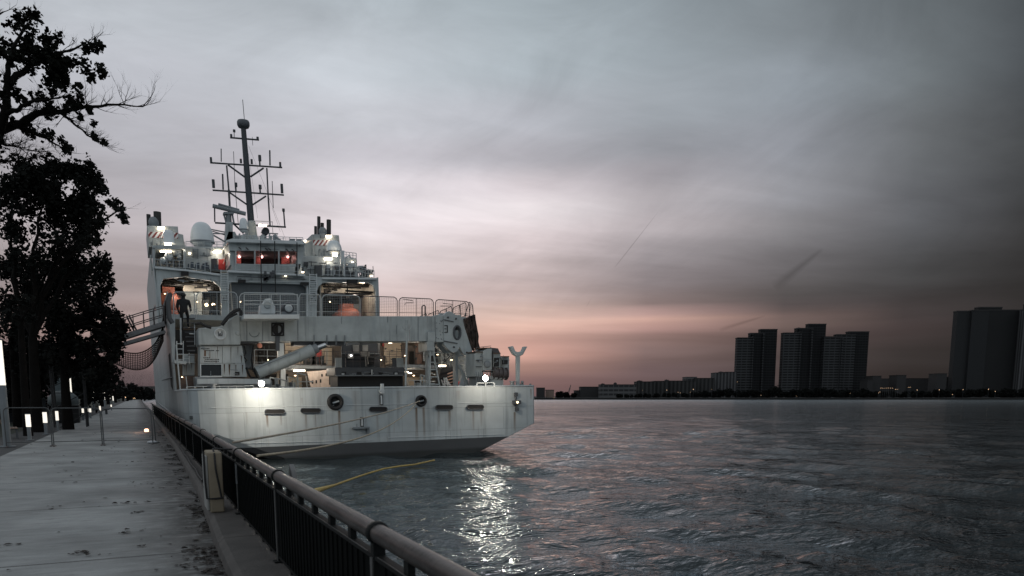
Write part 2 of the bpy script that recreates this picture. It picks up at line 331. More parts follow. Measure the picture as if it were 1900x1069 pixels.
# ------------------------------------------------------------------ ground, water, quay
def sheet(name, x0, y0, x1, y1, z, m, th=0.0):
    b = MB()
    if th: b.box((x0, y0, z - th), (x1, y1, z))
    else: b.add([(x0, y0, z), (x1, y0, z), (x1, y1, z), (x0, y1, z)], [(0, 1, 2, 3)])
    return tag(b.build(name, m), kind='structure')
m_lawn = mat('dark_lawn', (0.022, 0.026, 0.016), 0.95, var=0.4, vscale=2.0, bump=0.5, bscale=30)
m_asph = mat('asphalt', (0.05, 0.05, 0.052), 0.85, var=0.2, vscale=4, bump=0.3, bscale=120)
m_kerbs = mat('worn_kerb_concrete', (0.075, 0.068, 0.064), 0.75, var=0.4, vscale=3, bump=0.4, bscale=30)
m_quay = mat('wet_quay_concrete', (0.09, 0.088, 0.085), 0.8, var=0.4, vscale=1.2, streak=0.5, bump=0.4, bscale=15)
def concrete():
    m = bpy.data.materials.new('promenade_concrete'); m.use_nodes = True; t = m.node_tree; p = t.nodes['Principled BSDF']
    g = N('ShaderNodeNewGeometry', t); s = N('ShaderNodeSeparateXYZ', t); L(g.outputs['Position'], s.inputs[0], t)
    def nz(scale, det, st, rg=0.55):
        mp = N('ShaderNodeMapping', t); mp.inputs['Scale'].default_value = st; L(g.outputs['Position'], mp.inputs[0], t)
        n = N('ShaderNodeTexNoise', t); n.inputs['Scale'].default_value = scale; n.inputs['Detail'].default_value = det; n.inputs['Roughness'].default_value = rg
        L(mp.outputs[0], n.inputs['Vector'], t); return n.outputs['Fac']
    def mr(v, a, b, c, d):
        k = N('ShaderNodeMapRange', t); L(v, k.inputs[0], t)
        for i, x in enumerate((a, b, c, d)): k.inputs[i + 1].default_value = x
        return k.outputs[0]
    def grey(v):
        cc = N('ShaderNodeCombineColor', t); [L(v, cc.inputs[i], t) for i in range(3)]; return cc.outputs[0]
    base = mixc(1.0, (0.325, 0.335, 0.335, 1), grey(mr(nz(0.55, 5, (1, 1, 1)), 0.3, 0.7, 0.56, 1.14)), 'MULTIPLY', t)
    base = mixc(1.0, base, grey(mr(nz(1.6, 6, (1, 4.5, 1), 0.65), 0.35, 0.7, 0.78, 1.08)), 'MULTIPLY', t)   # brush-finish streaks across the slab
    base = mixc(1.0, base, grey(mr(nz(38, 4, (1, 1, 1), 0.7), 0.3, 0.75, 0.85, 1.08)), 'MULTIPLY', t)
    st = mr(nz(2.3, 5, (1, 2.2, 1), 0.6), 0.58, 0.72, 0.0, 0.6)                                       # damp leaf stains
    base = mixc(st, base, (0.13, 0.125, 0.12, 1), 'MIX', t)
    edge = M('MULTIPLY', mr(s.outputs[0], -0.35, 0.72, 0.0, 1.2), mr(nz(3.5, 6, (1, 1.6, 1), 0.7), 0.28, 0.52, 0.0, 0.95), tree=t)   # dirt washed against the kerb
    base = mixc(edge, base, (0.035, 0.032, 0.03, 1), 'MIX', t)
    yj = M('ADD', s.outputs[1], M('MULTIPLY', nz(0.9, 3, (1, 0.2, 1)), 0.04, tree=t), tree=t)
    jf = M('ABSOLUTE', M('SUBTRACT', M('FRACT', M('DIVIDE', M('ADD', yj, -9.17 + 45.0, tree=t), 4.5, tree=t), tree=t), 0.5, tree=t), tree=t)
    j = mr(jf, 0.4935, 0.4975, 0.0, 0.92)
    base = mixc(j, base, (0.03, 0.03, 0.03, 1), 'MIX', t)
    L(base, p.inputs['Base Color'], t); L(mr(nz(1.2, 4, (1, 1, 1)), 0.3, 0.7, 0.5, 0.85), p.inputs['Roughness'], t)
    h = M('SUBTRACT', M('ADD', M('MULTIPLY', nz(55, 5, (1, 1, 1)), 0.25, tree=t), M('MULTIPLY', nz(6, 5, (1, 5, 1)), 0.5, tree=t), tree=t), M('MULTIPLY', j, 1.2, tree=t), tree=t)
    b = N('ShaderNodeBump', t); b.inputs['Strength'].default_value = 0.5; b.inputs['Distance'].default_value = 0.012; L(h, b.inputs['Height'], t); L(b.outputs[0], p.inputs['Normal'], t)
    return m
sheet('ground', -3000, -60, 1.26, 6000, -0.03, m_lawn)
sheet('side_path', -5.4, -40, -3.72, 400, -0.012, m_asph)
kb = MB()                                        # promenade slab edge follows the kerb foot
foot = [(-40, 0.62), (2, 0.62), (8, 0.66), (15, 0.86), (28, 0.98), (60, 1.0), (400, 1.0)]
b = MB()
vs = []; 
for y, x in foot: vs += [(-3.72, y, 0.0), (x + 0.05, y, 0.0)]
b.add(vs, [(2 * i, 2 * i + 1, 2 * i + 3, 2 * i + 2) for i in range(len(foot) - 1)])
b.add([(-3.72, -40, 0), (-3.72, 400, 0), (-3.72, 400, -0.05), (-3.72, -40, -0.05)], [(0, 1, 2, 3)])
tag(b.build('promenade', concrete(), fix=False), kind='structure')
# kerb: dark cap with a chamfer, in lengths with open joints
b = MB()
def fx(y):
    for (a, xa), (c, xc) in zip(foot, foot[1:]):
        if y <= c: return xa + (xc - xa) * (y - a) / (c - a)
    return foot[-1][1]
y = -12.0
while y < 160:
    y2 = y + 3.0
    sec = lambda yy: [(fx(yy), yy, -0.02), (fx(yy) + 0.03, yy, 0.10), (fx(yy) + 0.09, yy, 0.16), (1.34, yy, 0.165), (1.34, yy, -0.02)]
    A, B = sec(y), sec(y2 - 0.015)
    b.add(A + B, [(i, (i + 1) % 5, 5 + (i + 1) % 5, 5 + i) for i in range(5)] + [(4, 3, 2, 1, 0), (5, 6, 7, 8, 9)])
    y = y2
tag(b.build('kerb', m_kerbs), kind='structure')
sheet('quay_wall', 1.20, -60, 1.42, 900, -0.02, m_quay, 4.0)

# leaf litter: scattered fallen leaves, thick against the kerb
def leaf_quad(mb, c, s, rz, curl):
    cx, cy, cz = c; ca, sa = math.cos(rz), math.sin(rz); pts = []
    for u, v, w in ((-.5, 0, 0), (-.2, -.34, curl), (.15, -.42, curl), (.55, 0, .2 * curl), (.15, .42, curl), (-.2, .34, curl)):
        pts.append((cx + s * (u * ca - v * sa), cy + s * (u * sa + v * ca), cz + s * w))
    mb.add(pts, [(0, 1, 2, 3), (0, 3, 4, 5)])
b = MB(); rnd = random.Random(3)
def put_leaf(x, y, s=None):
    leaf_quad(b, (x, y, 0.006 + rnd.random() * 0.012), s or rnd.uniform(0.035, 0.085), rnd.random() * 6.28, rnd.uniform(0.0, 0.25))
def ln_(x, y, k): return mnoise.noise(Vector((x * k, y * k * .7, 3.1)))
for _ in range(420):
    x, y = rnd.uniform(-3.6, 0.8), 4 + 46 * rnd.random() ** 1.4
    if ln_(x, y, .9) > .08: put_leaf(x, y, rnd.uniform(.025, .1))
for _ in range(4500):
    y = 4.5 + 40 * rnd.random() ** 1.25; x = fx(y) + .03 - abs(rnd.gauss(0, .30 + .14 * math.sin(y * .37 + 1)))
    if ln_(x, y, 1.7) + .5 * ln_(x + 9, y, 5) > .02 + .9 * (fx(y) - x): put_leaf(x, y, rnd.uniform(.018, .075))
for _ in range(24):
    cx, cy = rnd.uniform(-1.4, 0.6), 5 + 18 * rnd.random() ** 1.3
    for _ in range(rnd.randint(2, 7)): put_leaf(cx + rnd.gauss(0, .09), cy + rnd.gauss(0, .05), rnd.uniform(.02, .09))
tag(b.build('leaf_litter', mat('fallen_leaf_brown', (0.028, 0.020, 0.016), 0.8, var=0.5, vscale=8), fix=False), 'dark fallen leaves strewn over the pale promenade, thickest along the kerb', 'leaves', kind='stuff')

# water: a displaced sheet that reaches the far shore, with small ripples as bump
WZ = -1.25
def water_mat():
    m = bpy.data.materials.new('river_water'); m.use_nodes = True; t = m.node_tree; p = t.nodes['Principled BSDF']
    p.inputs['Base Color'].default_value = (0.010, 0.014, 0.016, 1); p.inputs['Roughness'].default_value = 0.09; p.inputs['IOR'].default_value = 1.33; p.inputs['Specular Tint'].default_value = (.8, .9, 1, 1)
    g = N('ShaderNodeNewGeometry', t)
    def nz(scale, det, st, rot, rg=0.6, dist=0.3):
        mp = N('ShaderNodeMapping', t); mp.inputs['Scale'].default_value = st; mp.inputs['Rotation'].default_value = (0, 0, R_(rot)); L(g.outputs['Position'], mp.inputs[0], t)
        n = N('ShaderNodeTexNoise', t); n.inputs['Scale'].default_value = scale; n.inputs['Detail'].default_value = det; n.inputs['Roughness'].default_value = rg; n.inputs['Distortion'].default_value = dist
        L(mp.outputs[0], n.inputs['Vector'], t); return n.outputs['Fac']
    h = M('ADD', M('MULTIPLY', nz(0.55, 2, (1, 1.6, 1), 32), 0.15, tree=t), M('MULTIPLY', nz(1.7, 2, (1, 1.6, 1), 25), 0.10, tree=t), tree=t)
    h = M('ADD', h, M('MULTIPLY', nz(5.0, 2, (1, 1.5, 1), 15), 0.042, tree=t), tree=t)
    h = M('ADD', h, M('MULTIPLY', nz(.22, 3, (1, 2.2, 1), 30), .22, tree=t), tree=t)
    ln = N('ShaderNodeVectorMath', t, operation='LENGTH'); L(g.outputs['Position'], ln.inputs[0], t)     # waves too small to resolve far out become roughness
    rr = N('ShaderNodeMapRange', t); rr.inputs[1].default_value = 20; rr.inputs[2].default_value = 520; rr.inputs[3].default_value = 0.05; rr.inputs[4].default_value = 0.2; L(ln.outputs['Value'], rr.inputs[0], t)
    b = N('ShaderNodeBump', t); b.inputs['Strength'].default_value = 1.0; b.inputs['Distance'].default_value = 1.0
    gust = N('ShaderNodeMapRange', t); gust.inputs[1].default_value = .35; gust.inputs[2].default_value = .65; gust.inputs[3].default_value = .45; gust.inputs[4].default_value = 1.25; L(nz(.045, 3, (1, 1.6, 1), 30), gust.inputs[0], t)     # ruffled and calmer patches
    L(M('MULTIPLY', h, gust.outputs[0], tree=t), b.inputs['Height'], t); L(b.outputs[0], p.inputs['Normal'], t)
    # murky river water: the mirror part is a little cool and dull, over a dark body
    gl = N('ShaderNodeBsdfGlossy', t); gl.inputs['Color'].default_value = (.86, .94, .98, 1); L(rr.outputs[0], gl.inputs['Roughness'], t); L(b.outputs[0], gl.inputs['Normal'], t)
    df = N('ShaderNodeBsdfDiffuse', t); df.inputs['Color'].default_value = (.008, .011, .012, 1)
    fr = N('ShaderNodeFresnel', t); fr.inputs['IOR'].default_value = 1.33; L(b.outputs[0], fr.inputs['Normal'], t)
    ms = N('ShaderNodeMixShader', t); L(M('MINIMUM', fr.outputs[0], 0.9, tree=t), ms.inputs[0], t); L(df.outputs[0], ms.inputs[1], t); L(gl.outputs[0], ms.inputs[2], t)
    t.nodes.remove(p); L(ms.outputs[0], t.nodes['Material Output'].inputs['Surface'], t)
    return m
rw = random.Random(11); waves = []
for i in range(46):
    lam = 0.42 * (13 ** (i / 45)) * rw.uniform(0.9, 1.1); th = R_(35 + rw.gauss(0, 38)); k = 2 * math.pi / lam
    waves.append((k * math.cos(th), k * math.sin(th), 0.0085 * lam ** 0.7, rw.random() * 6.28, lam))
import numpy as np
def geo(start, end, d0, g):
    o = [start]; d = d0
    while o[-1] < end: o.append(o[-1] + d); d *= g
    return o
xs = np.array(geo(1.41, 6500, 0.13, 1.0155)); yp = np.array(geo(5, 6500, 0.13, 1.0155)); yn = np.array(geo(0, 60, 0.16, 1.05))[1:]
ys = np.concatenate([(5 - yn)[::-1], yp])
XX, YY = np.meshgrid(xs, ys); cell = np.maximum(np.gradient(xs)[None, :], np.gradient(ys)[:, None])
ZZ = np.zeros_like(XX)
for kx, ky, a, ph, lam in waves:
    fade = np.clip(lam / (cell * 3.0) - 0.6, 0, 1)
    ph2 = kx * XX + ky * YY + ph
    ZZ += fade * a * (np.sin(ph2) + 0.25 * np.sin(2 * ph2 + 0.6))
patch = 0.65 + 0.6 * (0.5 + 0.5 * np.sin(XX * 0.21 + 1.3 * np.sin(YY * 0.13))) * (0.5 + 0.5 * np.sin(YY * 0.17 + np.sin(XX * 0.11)))
ZZ = WZ + ZZ * patch
ny, nx = XX.shape
me = bpy.data.meshes.new('water'); vv = np.stack([XX, YY, ZZ], -1).reshape(-1, 3)
idx = np.arange(ny * nx).reshape(ny, nx); q = np.stack([idx[:-1, :-1], idx[:-1, 1:], idx[1:, 1:], idx[1:, :-1]], -1).reshape(-1, 4)
me.vertices.add(len(vv)); me.vertices.foreach_set('co', vv.ravel())
me.loops.add(q.size); me.loops.foreach_set('vertex_index', q.ravel().astype(np.int32))
me.polygons.add(len(q)); me.polygons.foreach_set('loop_start', np.arange(0, q.size, 4, dtype=np.int32)); me.polygons.foreach_set('loop_total', np.full(len(q), 4, dtype=np.int32))
me.update(); me.polygons.foreach_set('use_smooth', np.ones(len(q), dtype=bool)); me.materials.append(water_mat())
wo = bpy.data.objects.new('water', me); col.objects.link(wo); tag(wo, kind='structure')
# ------------------------------------------------------------------ the ship (local frame: x across, y forward from the transom, z up from the waterline)
SO = Vector((10.8, 37.0, WZ)); HEEL = R_(-0.9)
ship = empty('naval_ship', SO); ship.rotation_euler = (0, HEEL, 0)
tag(ship, 'grey ship moored stern-on beside the promenade, crane and lit boat bays aft', 'ship')
RI = Matrix.Rotation(-HEEL, 3, 'Y'); LC = RI @ (CC - SO)
def S(px, py, d):                 # ship-frame point seen at a photo pixel, in the cross-ship plane d metres ahead of the camera
    r = RI @ ray(px, py); return LC + r * ((d - 37.0 - LC.y) / r.y)
def PX_(px, d): return S(px, 735, d).x
def upp(px, d): return ((SO + Matrix.Rotation(HEEL, 3, 'Y') @ S(px, 735, d)) - CC).dot(CF) / FPX      # metres per photo pixel there
def P(poly, d, th, mb=None):
    mb = mb or MB(); return mb.prism([S(x, y, d) for x, y in poly], (0, th, 0))
def Rr(x0, y0, x1, y1, d, th, mb=None): return P([(x0, y0), (x1, y0), (x1, y1), (x0, y1)], d, th, mb)
def T(mb, a, b, d, rpx, d2=None, n=6):
    return mb.tube(S(*a, d), S(*b, d2 or d), rpx * upp(a[0], d), n=n)
def pl(name, energy, loc, color=(1.0, 0.88, 0.73), r=0.12, parent=None):
    l = bpy.data.lights.new(name, 'POINT'); l.energy = energy; l.color = color; l.shadow_soft_size = r
    o = bpy.data.objects.new(name, l); col.objects.link(o); o.location = loc; o.parent = parent or ship; return o

# hull paint: grey above, dark boot-top below, rust runs under the openings
hm = m_hullgrey.copy(); hm.name = 'hull_paint'; t = hm.node_tree; p = t.nodes['Principled BSDF']; p.inputs['Coat Weight'].default_value = .35; p.inputs['Coat Roughness'].default_value = .25
src = p.inputs['Base Color'].links[0].from_socket
tcn = N('ShaderNodeTexCoord', t); sp = N('ShaderNodeSeparateXYZ', t); L(tcn.outputs['Object'], sp.inputs[0], t)
wn = N('ShaderNodeTexNoise', t); wn.inputs['Scale'].default_value = 1.2; wn.inputs['Detail'].default_value = 4; L(tcn.outputs['Object'], wn.inputs['Vector'], t)
rn = N('ShaderNodeTexNoise', t); rmap = N('ShaderNodeMapping', t); rmap.inputs['Scale'].default_value = (9, 9, 0.7); L(tcn.outputs['Object'], rmap.inputs[0], t); L(rmap.outputs[0], rn.inputs['Vector'], t)
rn.inputs['Scale'].default_value = 1.0; rn.inputs['Detail'].default_value = 5
base = src
# faint plate panels
pn = N('ShaderNodeTexBrick', t)
bmap = N('ShaderNodeMapping', t); bmap.inputs['Rotation'].default_value = (R_(90), 0, 0); L(tcn.outputs['Object'], bmap.inputs[0], t); L(bmap.outputs[0], pn.inputs['Vector'], t)
pn.inputs['Color1'].default_value = (1, 1, 1, 1); pn.inputs['Color2'].default_value = (0.90, 0.915, 0.92, 1); pn.inputs['Mortar'].default_value = (0.66, 0.66, 0.66, 1)
pn.inputs['Scale'].default_value = 1.0; pn.inputs['Mortar Size'].default_value = 0.012; pn.inputs['Brick Width'].default_value = 1.9; pn.inputs['Row Height'].default_value = 1.17; pn.offset = 0.37
base = mixc(1.0, base, pn.outputs[0], 'MULTIPLY', t)
for px, py, w, ln, st in ((629, 762, 3, 60, .75), (772, 756, 3.2, 62, .85), (786, 756, 3.2, 62, .75), (495, 770, 2.5, 24, .75), (521, 770, 2, 20, .5), (567, 769, 2.5, 32, .45), (585, 769, 2, 30, .4), (814, 762, 3, 30, .4), (834, 762, 4, 34, .5), (878, 762, 3, 38, .6), (893, 762, 4, 30, .4), (955, 765, 3.5, 36, .75), (985, 722, 2.5, 20, .5), (457, 765, 2, 25, .35), (700, 770, 3, 50, .3), (560, 738, 2, 12, .3), (850, 725, 5, 20, .25), (740, 725, 6, 40, .2), (660, 725, 8, 60, .2)):
    q = S(px, py, 37); q2 = S(px, py + ln, 37); hw = w * 0.026
    a = M('SUBTRACT', 1.0, M('DIVIDE', M('ABSOLUTE', M('SUBTRACT', sp.outputs[0], q.x, tree=t), tree=t), hw, tree=t), tree=t, clamp=True)
    bb = M('DIVIDE', M('SUBTRACT', sp.outputs[2], q2.z, tree=t), q.z - q2.z, tree=t, clamp=True)
    c_ = M('LESS_THAN', sp.outputs[2], q.z, tree=t); yl = M('LESS_THAN', sp.outputs[1], 1.8, tree=t)
    fct = M('MULTIPLY', M('MULTIPLY', M('POWER', a, 0.6, tree=t), M('POWER', bb, 0.5, tree=t), tree=t), M('MULTIPLY', c_, yl, tree=t), tree=t)
    fct = M('MULTIPLY', M('MULTIPLY', fct, st * 2.6, tree=t), rn.outputs['Fac'], tree=t, clamp=True)
    base = mixc(fct, base, (0.13, 0.075, 0.035, 1), 'MIX', t)
zl = M('ADD', sp.outputs[2], M('MULTIPLY', M('SUBTRACT', wn.outputs['Fac'], 0.5, tree=t), 0.03, tree=t), tree=t)
boot = N('ShaderNodeMapRange', t); boot.inputs[1].default_value = 0.74; boot.inputs[2].default_value = 0.71; L(zl, boot.inputs[0], t)
base = mixc(boot.outputs[0], base, (0.045, 0.047, 0.05, 1), 'MIX', t)
slime = N('ShaderNodeMapRange', t); slime.inputs[1].default_value = 0.26; slime.inputs[2].default_value = 0.12; L(zl, slime.inputs[0], t)
base = mixc(slime.outputs[0], base, (0.010, 0.011, 0.010, 1), 'MIX', t)
L(base, p.inputs['Base Color'], t)
dn = N('ShaderNodeTexNoise', t); dn.inputs['Scale'].default_value = 1.1; dn.inputs['Detail'].default_value = 2; L(tcn.outputs['Object'], dn.inputs['Vector'], t)
bp = N('ShaderNodeBump', t); bp.inputs['Strength'].default_value = .6; bp.inputs['Distance'].default_value = .05; L(dn.outputs['Fac'], bp.inputs['Height'], t); L(bp.outputs[0], p.inputs['Normal'], t)

HW, BT = 8.87, 3.42
def section(hw, top, y, cut=3.3, zc=1.38, keel=-0.5, hr=None):
    hr = hr or hw
    return [(-hw, y, top), (-hw, y, zc), (-hw + cut, y, -0.02), (-hw + cut + 1.2, y, keel), (hr - cut - 1.2, y, keel), (hr - cut, y, -0.02), (hr, y, zc), (hr, y, top)]
st = [section(7.6, BT, 0.0, hr=8.72), section(8.3, BT, 0.12, hr=8.83), section(8.68, BT, 0.45, hr=8.87), section(HW, BT, 1.3), section(HW, BT, 9.5, 1.5, 0.5), section(HW, BT, 30, 0.8, 0.2, -1.0), section(HW, BT, 62, 0.8, 0.2, -1.0), section(5.0, BT, 80, 1.2, 0.2, -1), section(0.8, BT, 93, 0.3, 0.2, -1)]
b = MB(); n = 8; vs = [v for s_ in st for v in s_]; fs = [tuple(range(n))]
for k in range(len(st) - 1):
    for i in range(n - 1): fs.append((k * n + i, k * n + i + 1, (k + 1) * n + i + 1, (k + 1) * n + i))
b.add(vs, fs)
hull = b.build('hull', hm, ship, fix=True)
md = hull.modifiers.new('plate', 'SOLIDIFY'); md.thickness = 0.10; md.offset = -1
# bulwark cap rail
b = MB(); b.path([(HW - .02, 9.5, BT), (HW - .02, 1.3, BT), (8.85, .45, BT), (8.81, .12, BT), (8.68, .02, BT), (-7.6, .02, BT), (-8.28, .13, BT), (-8.66, .45, BT), (-HW + .02, 1.3, BT), (-HW + .02, 9.5, BT)], 0.05, 6)
b.build('cap_rail', m_hullgrey, hull)
# long seams and rubbing strip
b = MB()
for (a, c) in (((392, 757), (620, 752)), ((640, 752), (760, 750)), ((850, 748), (945, 747)), ((452, 823), (690, 817)), ((720, 812), (935, 806))):
    b.tube(S(*a, 36.985), S(*c, 36.985), 0.012, n=5)
b.build('weld_seam', m_pale, hull)
m_slot = mat('slot_shadow_black', (0.015, 0.014, 0.014), 0.8, var=0.3)
def stadium(px, py, w, h, d):
    r = h / 2; o = []
    for k in range(9): a = math.pi / 2 - math.pi * k / 8; o.append((px + w / 2 - r + r * math.cos(a), py - r * math.sin(a)))
    for k in range(9): a = -math.pi / 2 - math.pi * k / 8; o.append((px - w / 2 + r + r * math.cos(a), py - r * math.sin(a)))
    return [S(x, y, d) for x, y in o]
for px, py, w in ((510, 764, 37), (576.5, 762, 37), (702, 759.5, 33), (824.5, 756, 32), (882, 755.5, 31)):
    pts = stadium(px, py, w, 8.2, 36.94); mb = MB().prism(pts, (0, .08, 0)); mb.build('freeing_port', m_slot, hull)
    MB().path([q + Vector((0, -.01, 0)) for q in pts], 0.022, 6, closed=True).build('port_rim', m_dkgrey, hull)
for px, py, ro in ((622, 746, 0.40), (781, 744, 0.30)):
    c = S(px, py, 37); k = ro / .40
    fr = MB().lathe([(ro * .5, .02), (ro * .56, -.1), (ro * .72, -.19), (ro * .9, -.16), (ro, -.06), (ro, .06)], c, 28, 'y').build('fairlead', m_black, hull)
    MB().lathe([(0.001, -.02), (ro * .56, -.02), (ro * .56, .03)], c, 24, 'y').build('fairlead_opening', m_slot, hull)
    MB().tube(c + Vector((-.14 * k, -.05, -.05 * k)), c + Vector((.18 * k, -.05, .03 * k)), .05 * k, n=8).build('fairlead_roller', m_rail, hull)
# stern light, ladder sockets and mark plates on the transom
b = MB(); c = S(957, 746.5, 37)
b.box(c + Vector((-.22, -.22, -.1)), c + Vector((.22, .02, .1))); b.tube(c + Vector((-.04, -.1, .1)), c + Vector((-.04, -.1, .45)), .05); b.box(c + Vector((-.1, -.16, .32)), c + Vector((.06, 0, .52)))
b.tube(c + Vector((0, -.1, -.1)), c + Vector((0.02, -.1, -.4)), .06); b.box(c + Vector((-.06, -.18, -.46)), c + Vector((.1, 0, -.28)))
b.build('stern_light_bracket', m_dkgrey, hull)
MB().ball(c + Vector((-.01, -.23, 0.0)), .055, 10).build('stern_light', lamp_mat('lit_stern_light', '#ffd9a8', 6), hull)
for (px, py, hh) in ((708, 742, 10), (672, 783, 9)):
    b = MB(); a = S(px - 3.4, py - hh, 36.9); e = S(px + 3.4, py + hh, 36.9); b.box(a, e + Vector((0, .12, 0))); o = b.build('sounding_tube', m_dkgrey, hull)
    MB().box(S(px - 1.6, py - hh + 2, 36.86), S(px + 1.6, py + hh - 2, 36.86) + Vector((0, .05, 0))).build('gauge_strip', m_pale, hull)
b = MB(); b.box(S(655, 793, 36.75), S(686, 795, 36.75) + Vector((0, .3, 0))); b.tube(S(662, 794, 36.9), S(662, 786, 36.9), .02); b.box(S(681, 795, 36.85), S(686, 803, 36.85) + Vector((0, .15, 0)))
b.build('stern_step', m_mid, hull)
b = MB(); b.tube(S(709, 723, 36.9), S(709, 712, 36.9), .09, n=10); b.tube(S(709, 730, 36.9), S(709, 723, 36.9), .12, n=10); b.box(S(704.5, 724, 36.8), S(713.5, 726.5, 36.8) + Vector((0, .3, 0)))
b.build('fixed_stern_post', m_pale, hull)
for x in (-7.6, 7.7):
    b = MB(); b.tube((x, 0.5, BT), (x, .5, BT + .22), .11, n=12); b.tube((x, .5, BT + .22), (x, .5, BT + .27), .17, n=12); b.build('bollard', m_mid, hull)

# decks
qd = MB(); qd.box((-8.7, 0.35, 2.1), (8.7, 15, 2.25)); qd.build('quarterdeck', m_deck, ship)
fdz = 7.62
fdeck = MB().box((-HW, 9.5, fdz - .28), (HW, 29.2, fdz)).build('flight_deck', m_super, ship, bev=.02)
# upper side plating from the flight deck edge forward, with the sweep down to the bulwark
for sx in (-1, 1):
    b = MB(); b.prism([(sx * HW, 9.5, BT - .05), (sx * HW, 9.5, fdz), (sx * HW, 60, fdz), (sx * HW, 60, BT - .05)], (-sx * .12, 0, 0)); o = b.build('side_plating', hm, ship)
    b = MB(); b.prism([(sx * HW, 29, fdz + .003), (sx * HW, 29, 13.1), (sx * HW, 36, 13.1), (sx * HW, 36, 15), (sx * HW, 60, 15), (sx * HW, 60, fdz + .003)], (-sx * .12, 0, 0)); b.build('side_plating', m_super, ship)
b = MB(); b.prism([(-HW - .015, 11.3, 5.6), (-HW - .015, 13.8, 5.6), (-HW - .015, 13.8, 3.75), (-HW - .015, 11.3, 3.5)], (.03, 0, 0)); b.build('side_recess', m_dark, ship)
b = MB(); b.tube((-HW - .05, 9.5, 2.0), (-HW - .05, 60, 2.6), .06, n=6); b.tube((-HW - .04, 10, 4.2), (-HW - .04, 30, 4.4), .03, n=6); b.build('rubbing_strake', m_mid, ship)

# ---------------- hangar front, with the two boat bays and the roller door
D = 66
outer = [S(*q, D) for q in ((286, 494), (345, 500), (412, 508.5), (424, 505), (566, 511), (600, 515), (699.5, 516), (702, 646), (304, 646))]
bayL = [S(*q, D) for q in ((304, 641), (297.5, 530), (303, 517), (345, 513.5), (395, 521.5), (408, 532), (410.5, 542), (410.5, 641))]
door_h = [S(*q, D) for q in ((425, 641), (425, 528), (430, 523.5), (562, 527.5), (568.5, 533), (568.5, 641))]
bayR = [S(*q, D) for q in ((588, 641), (588, 541), (591.5, 531), (600, 524.5), (682, 523.5), (692, 529), (697, 540), (698.5, 641))]
front = holed(outer, [bayL, door_h, bayR], Vector((0, .35, 0))).build('hangar_front', m_super, ship)
# balcony lip that stands proud of the face
for q in ([(286.5, 494.5), (345, 500), (408, 508), (408, 511.5), (345, 503.5), (287, 498)], [(598, 514.6), (699, 515.6), (699, 519), (598, 518)]): P(q, D - .25, .28).build('balcony_lip', m_pale, front, bev=.02)
for q in ((336, 504, 350, 511), (645, 519, 664, 526), (442, 519, 456, 524), (558, 524, 573, 529)):
    Rr(*q, D - .3, .3).build('deck_socket', m_dark, front)
# roller door of narrow slats
b = MB(); y = 524.0
while y < 642:
    Rr(424, y, 569.5, y + 2.3, D + .42 + (0.03 if int(y * 10) % 2 else 0), .05, b); y += 2.55
dr = b.build('hangar_door', mat('roller_door_grey', (0.105, 0.12, 0.13), 0.5, var=0.15, streak=0.3), front)
b = MB(); Rr(420, 521, 574, 523, D - .06, .06, b); Rr(422.5, 523.5, 425, 641, D - .05, .05, b); Rr(569, 528, 571.5, 641, D - .05, .05, b); b.build('door_frame', m_pale, front)
def ladder(x0, x1, y0, y1, d, m, parent, rungs=14, name='ladder', x0b=None, x1b=None, rp=.8):
    b = MB(); x0b = x0 if x0b is None else x0b; x1b = x1 if x1b is None else x1b
    T(b, (x0, y0), (x0b, y1), d, rp); T(b, (x1, y0), (x1b, y1), d, rp)
    for k in range(rungs):
        f = (k + .5) / rungs; yy = y0 + (y1 - y0) * f; T(b, (x0 + (x0b - x0) * f, yy), (x1 + (x1b - x1) * f, yy), d, rp * .75)
    return b.build(name, m, parent)
ladder(410, 423, 501, 562, D - .3, m_pale, front); ladder(574.5, 587.5, 508, 566, D - .3, m_pale, front)
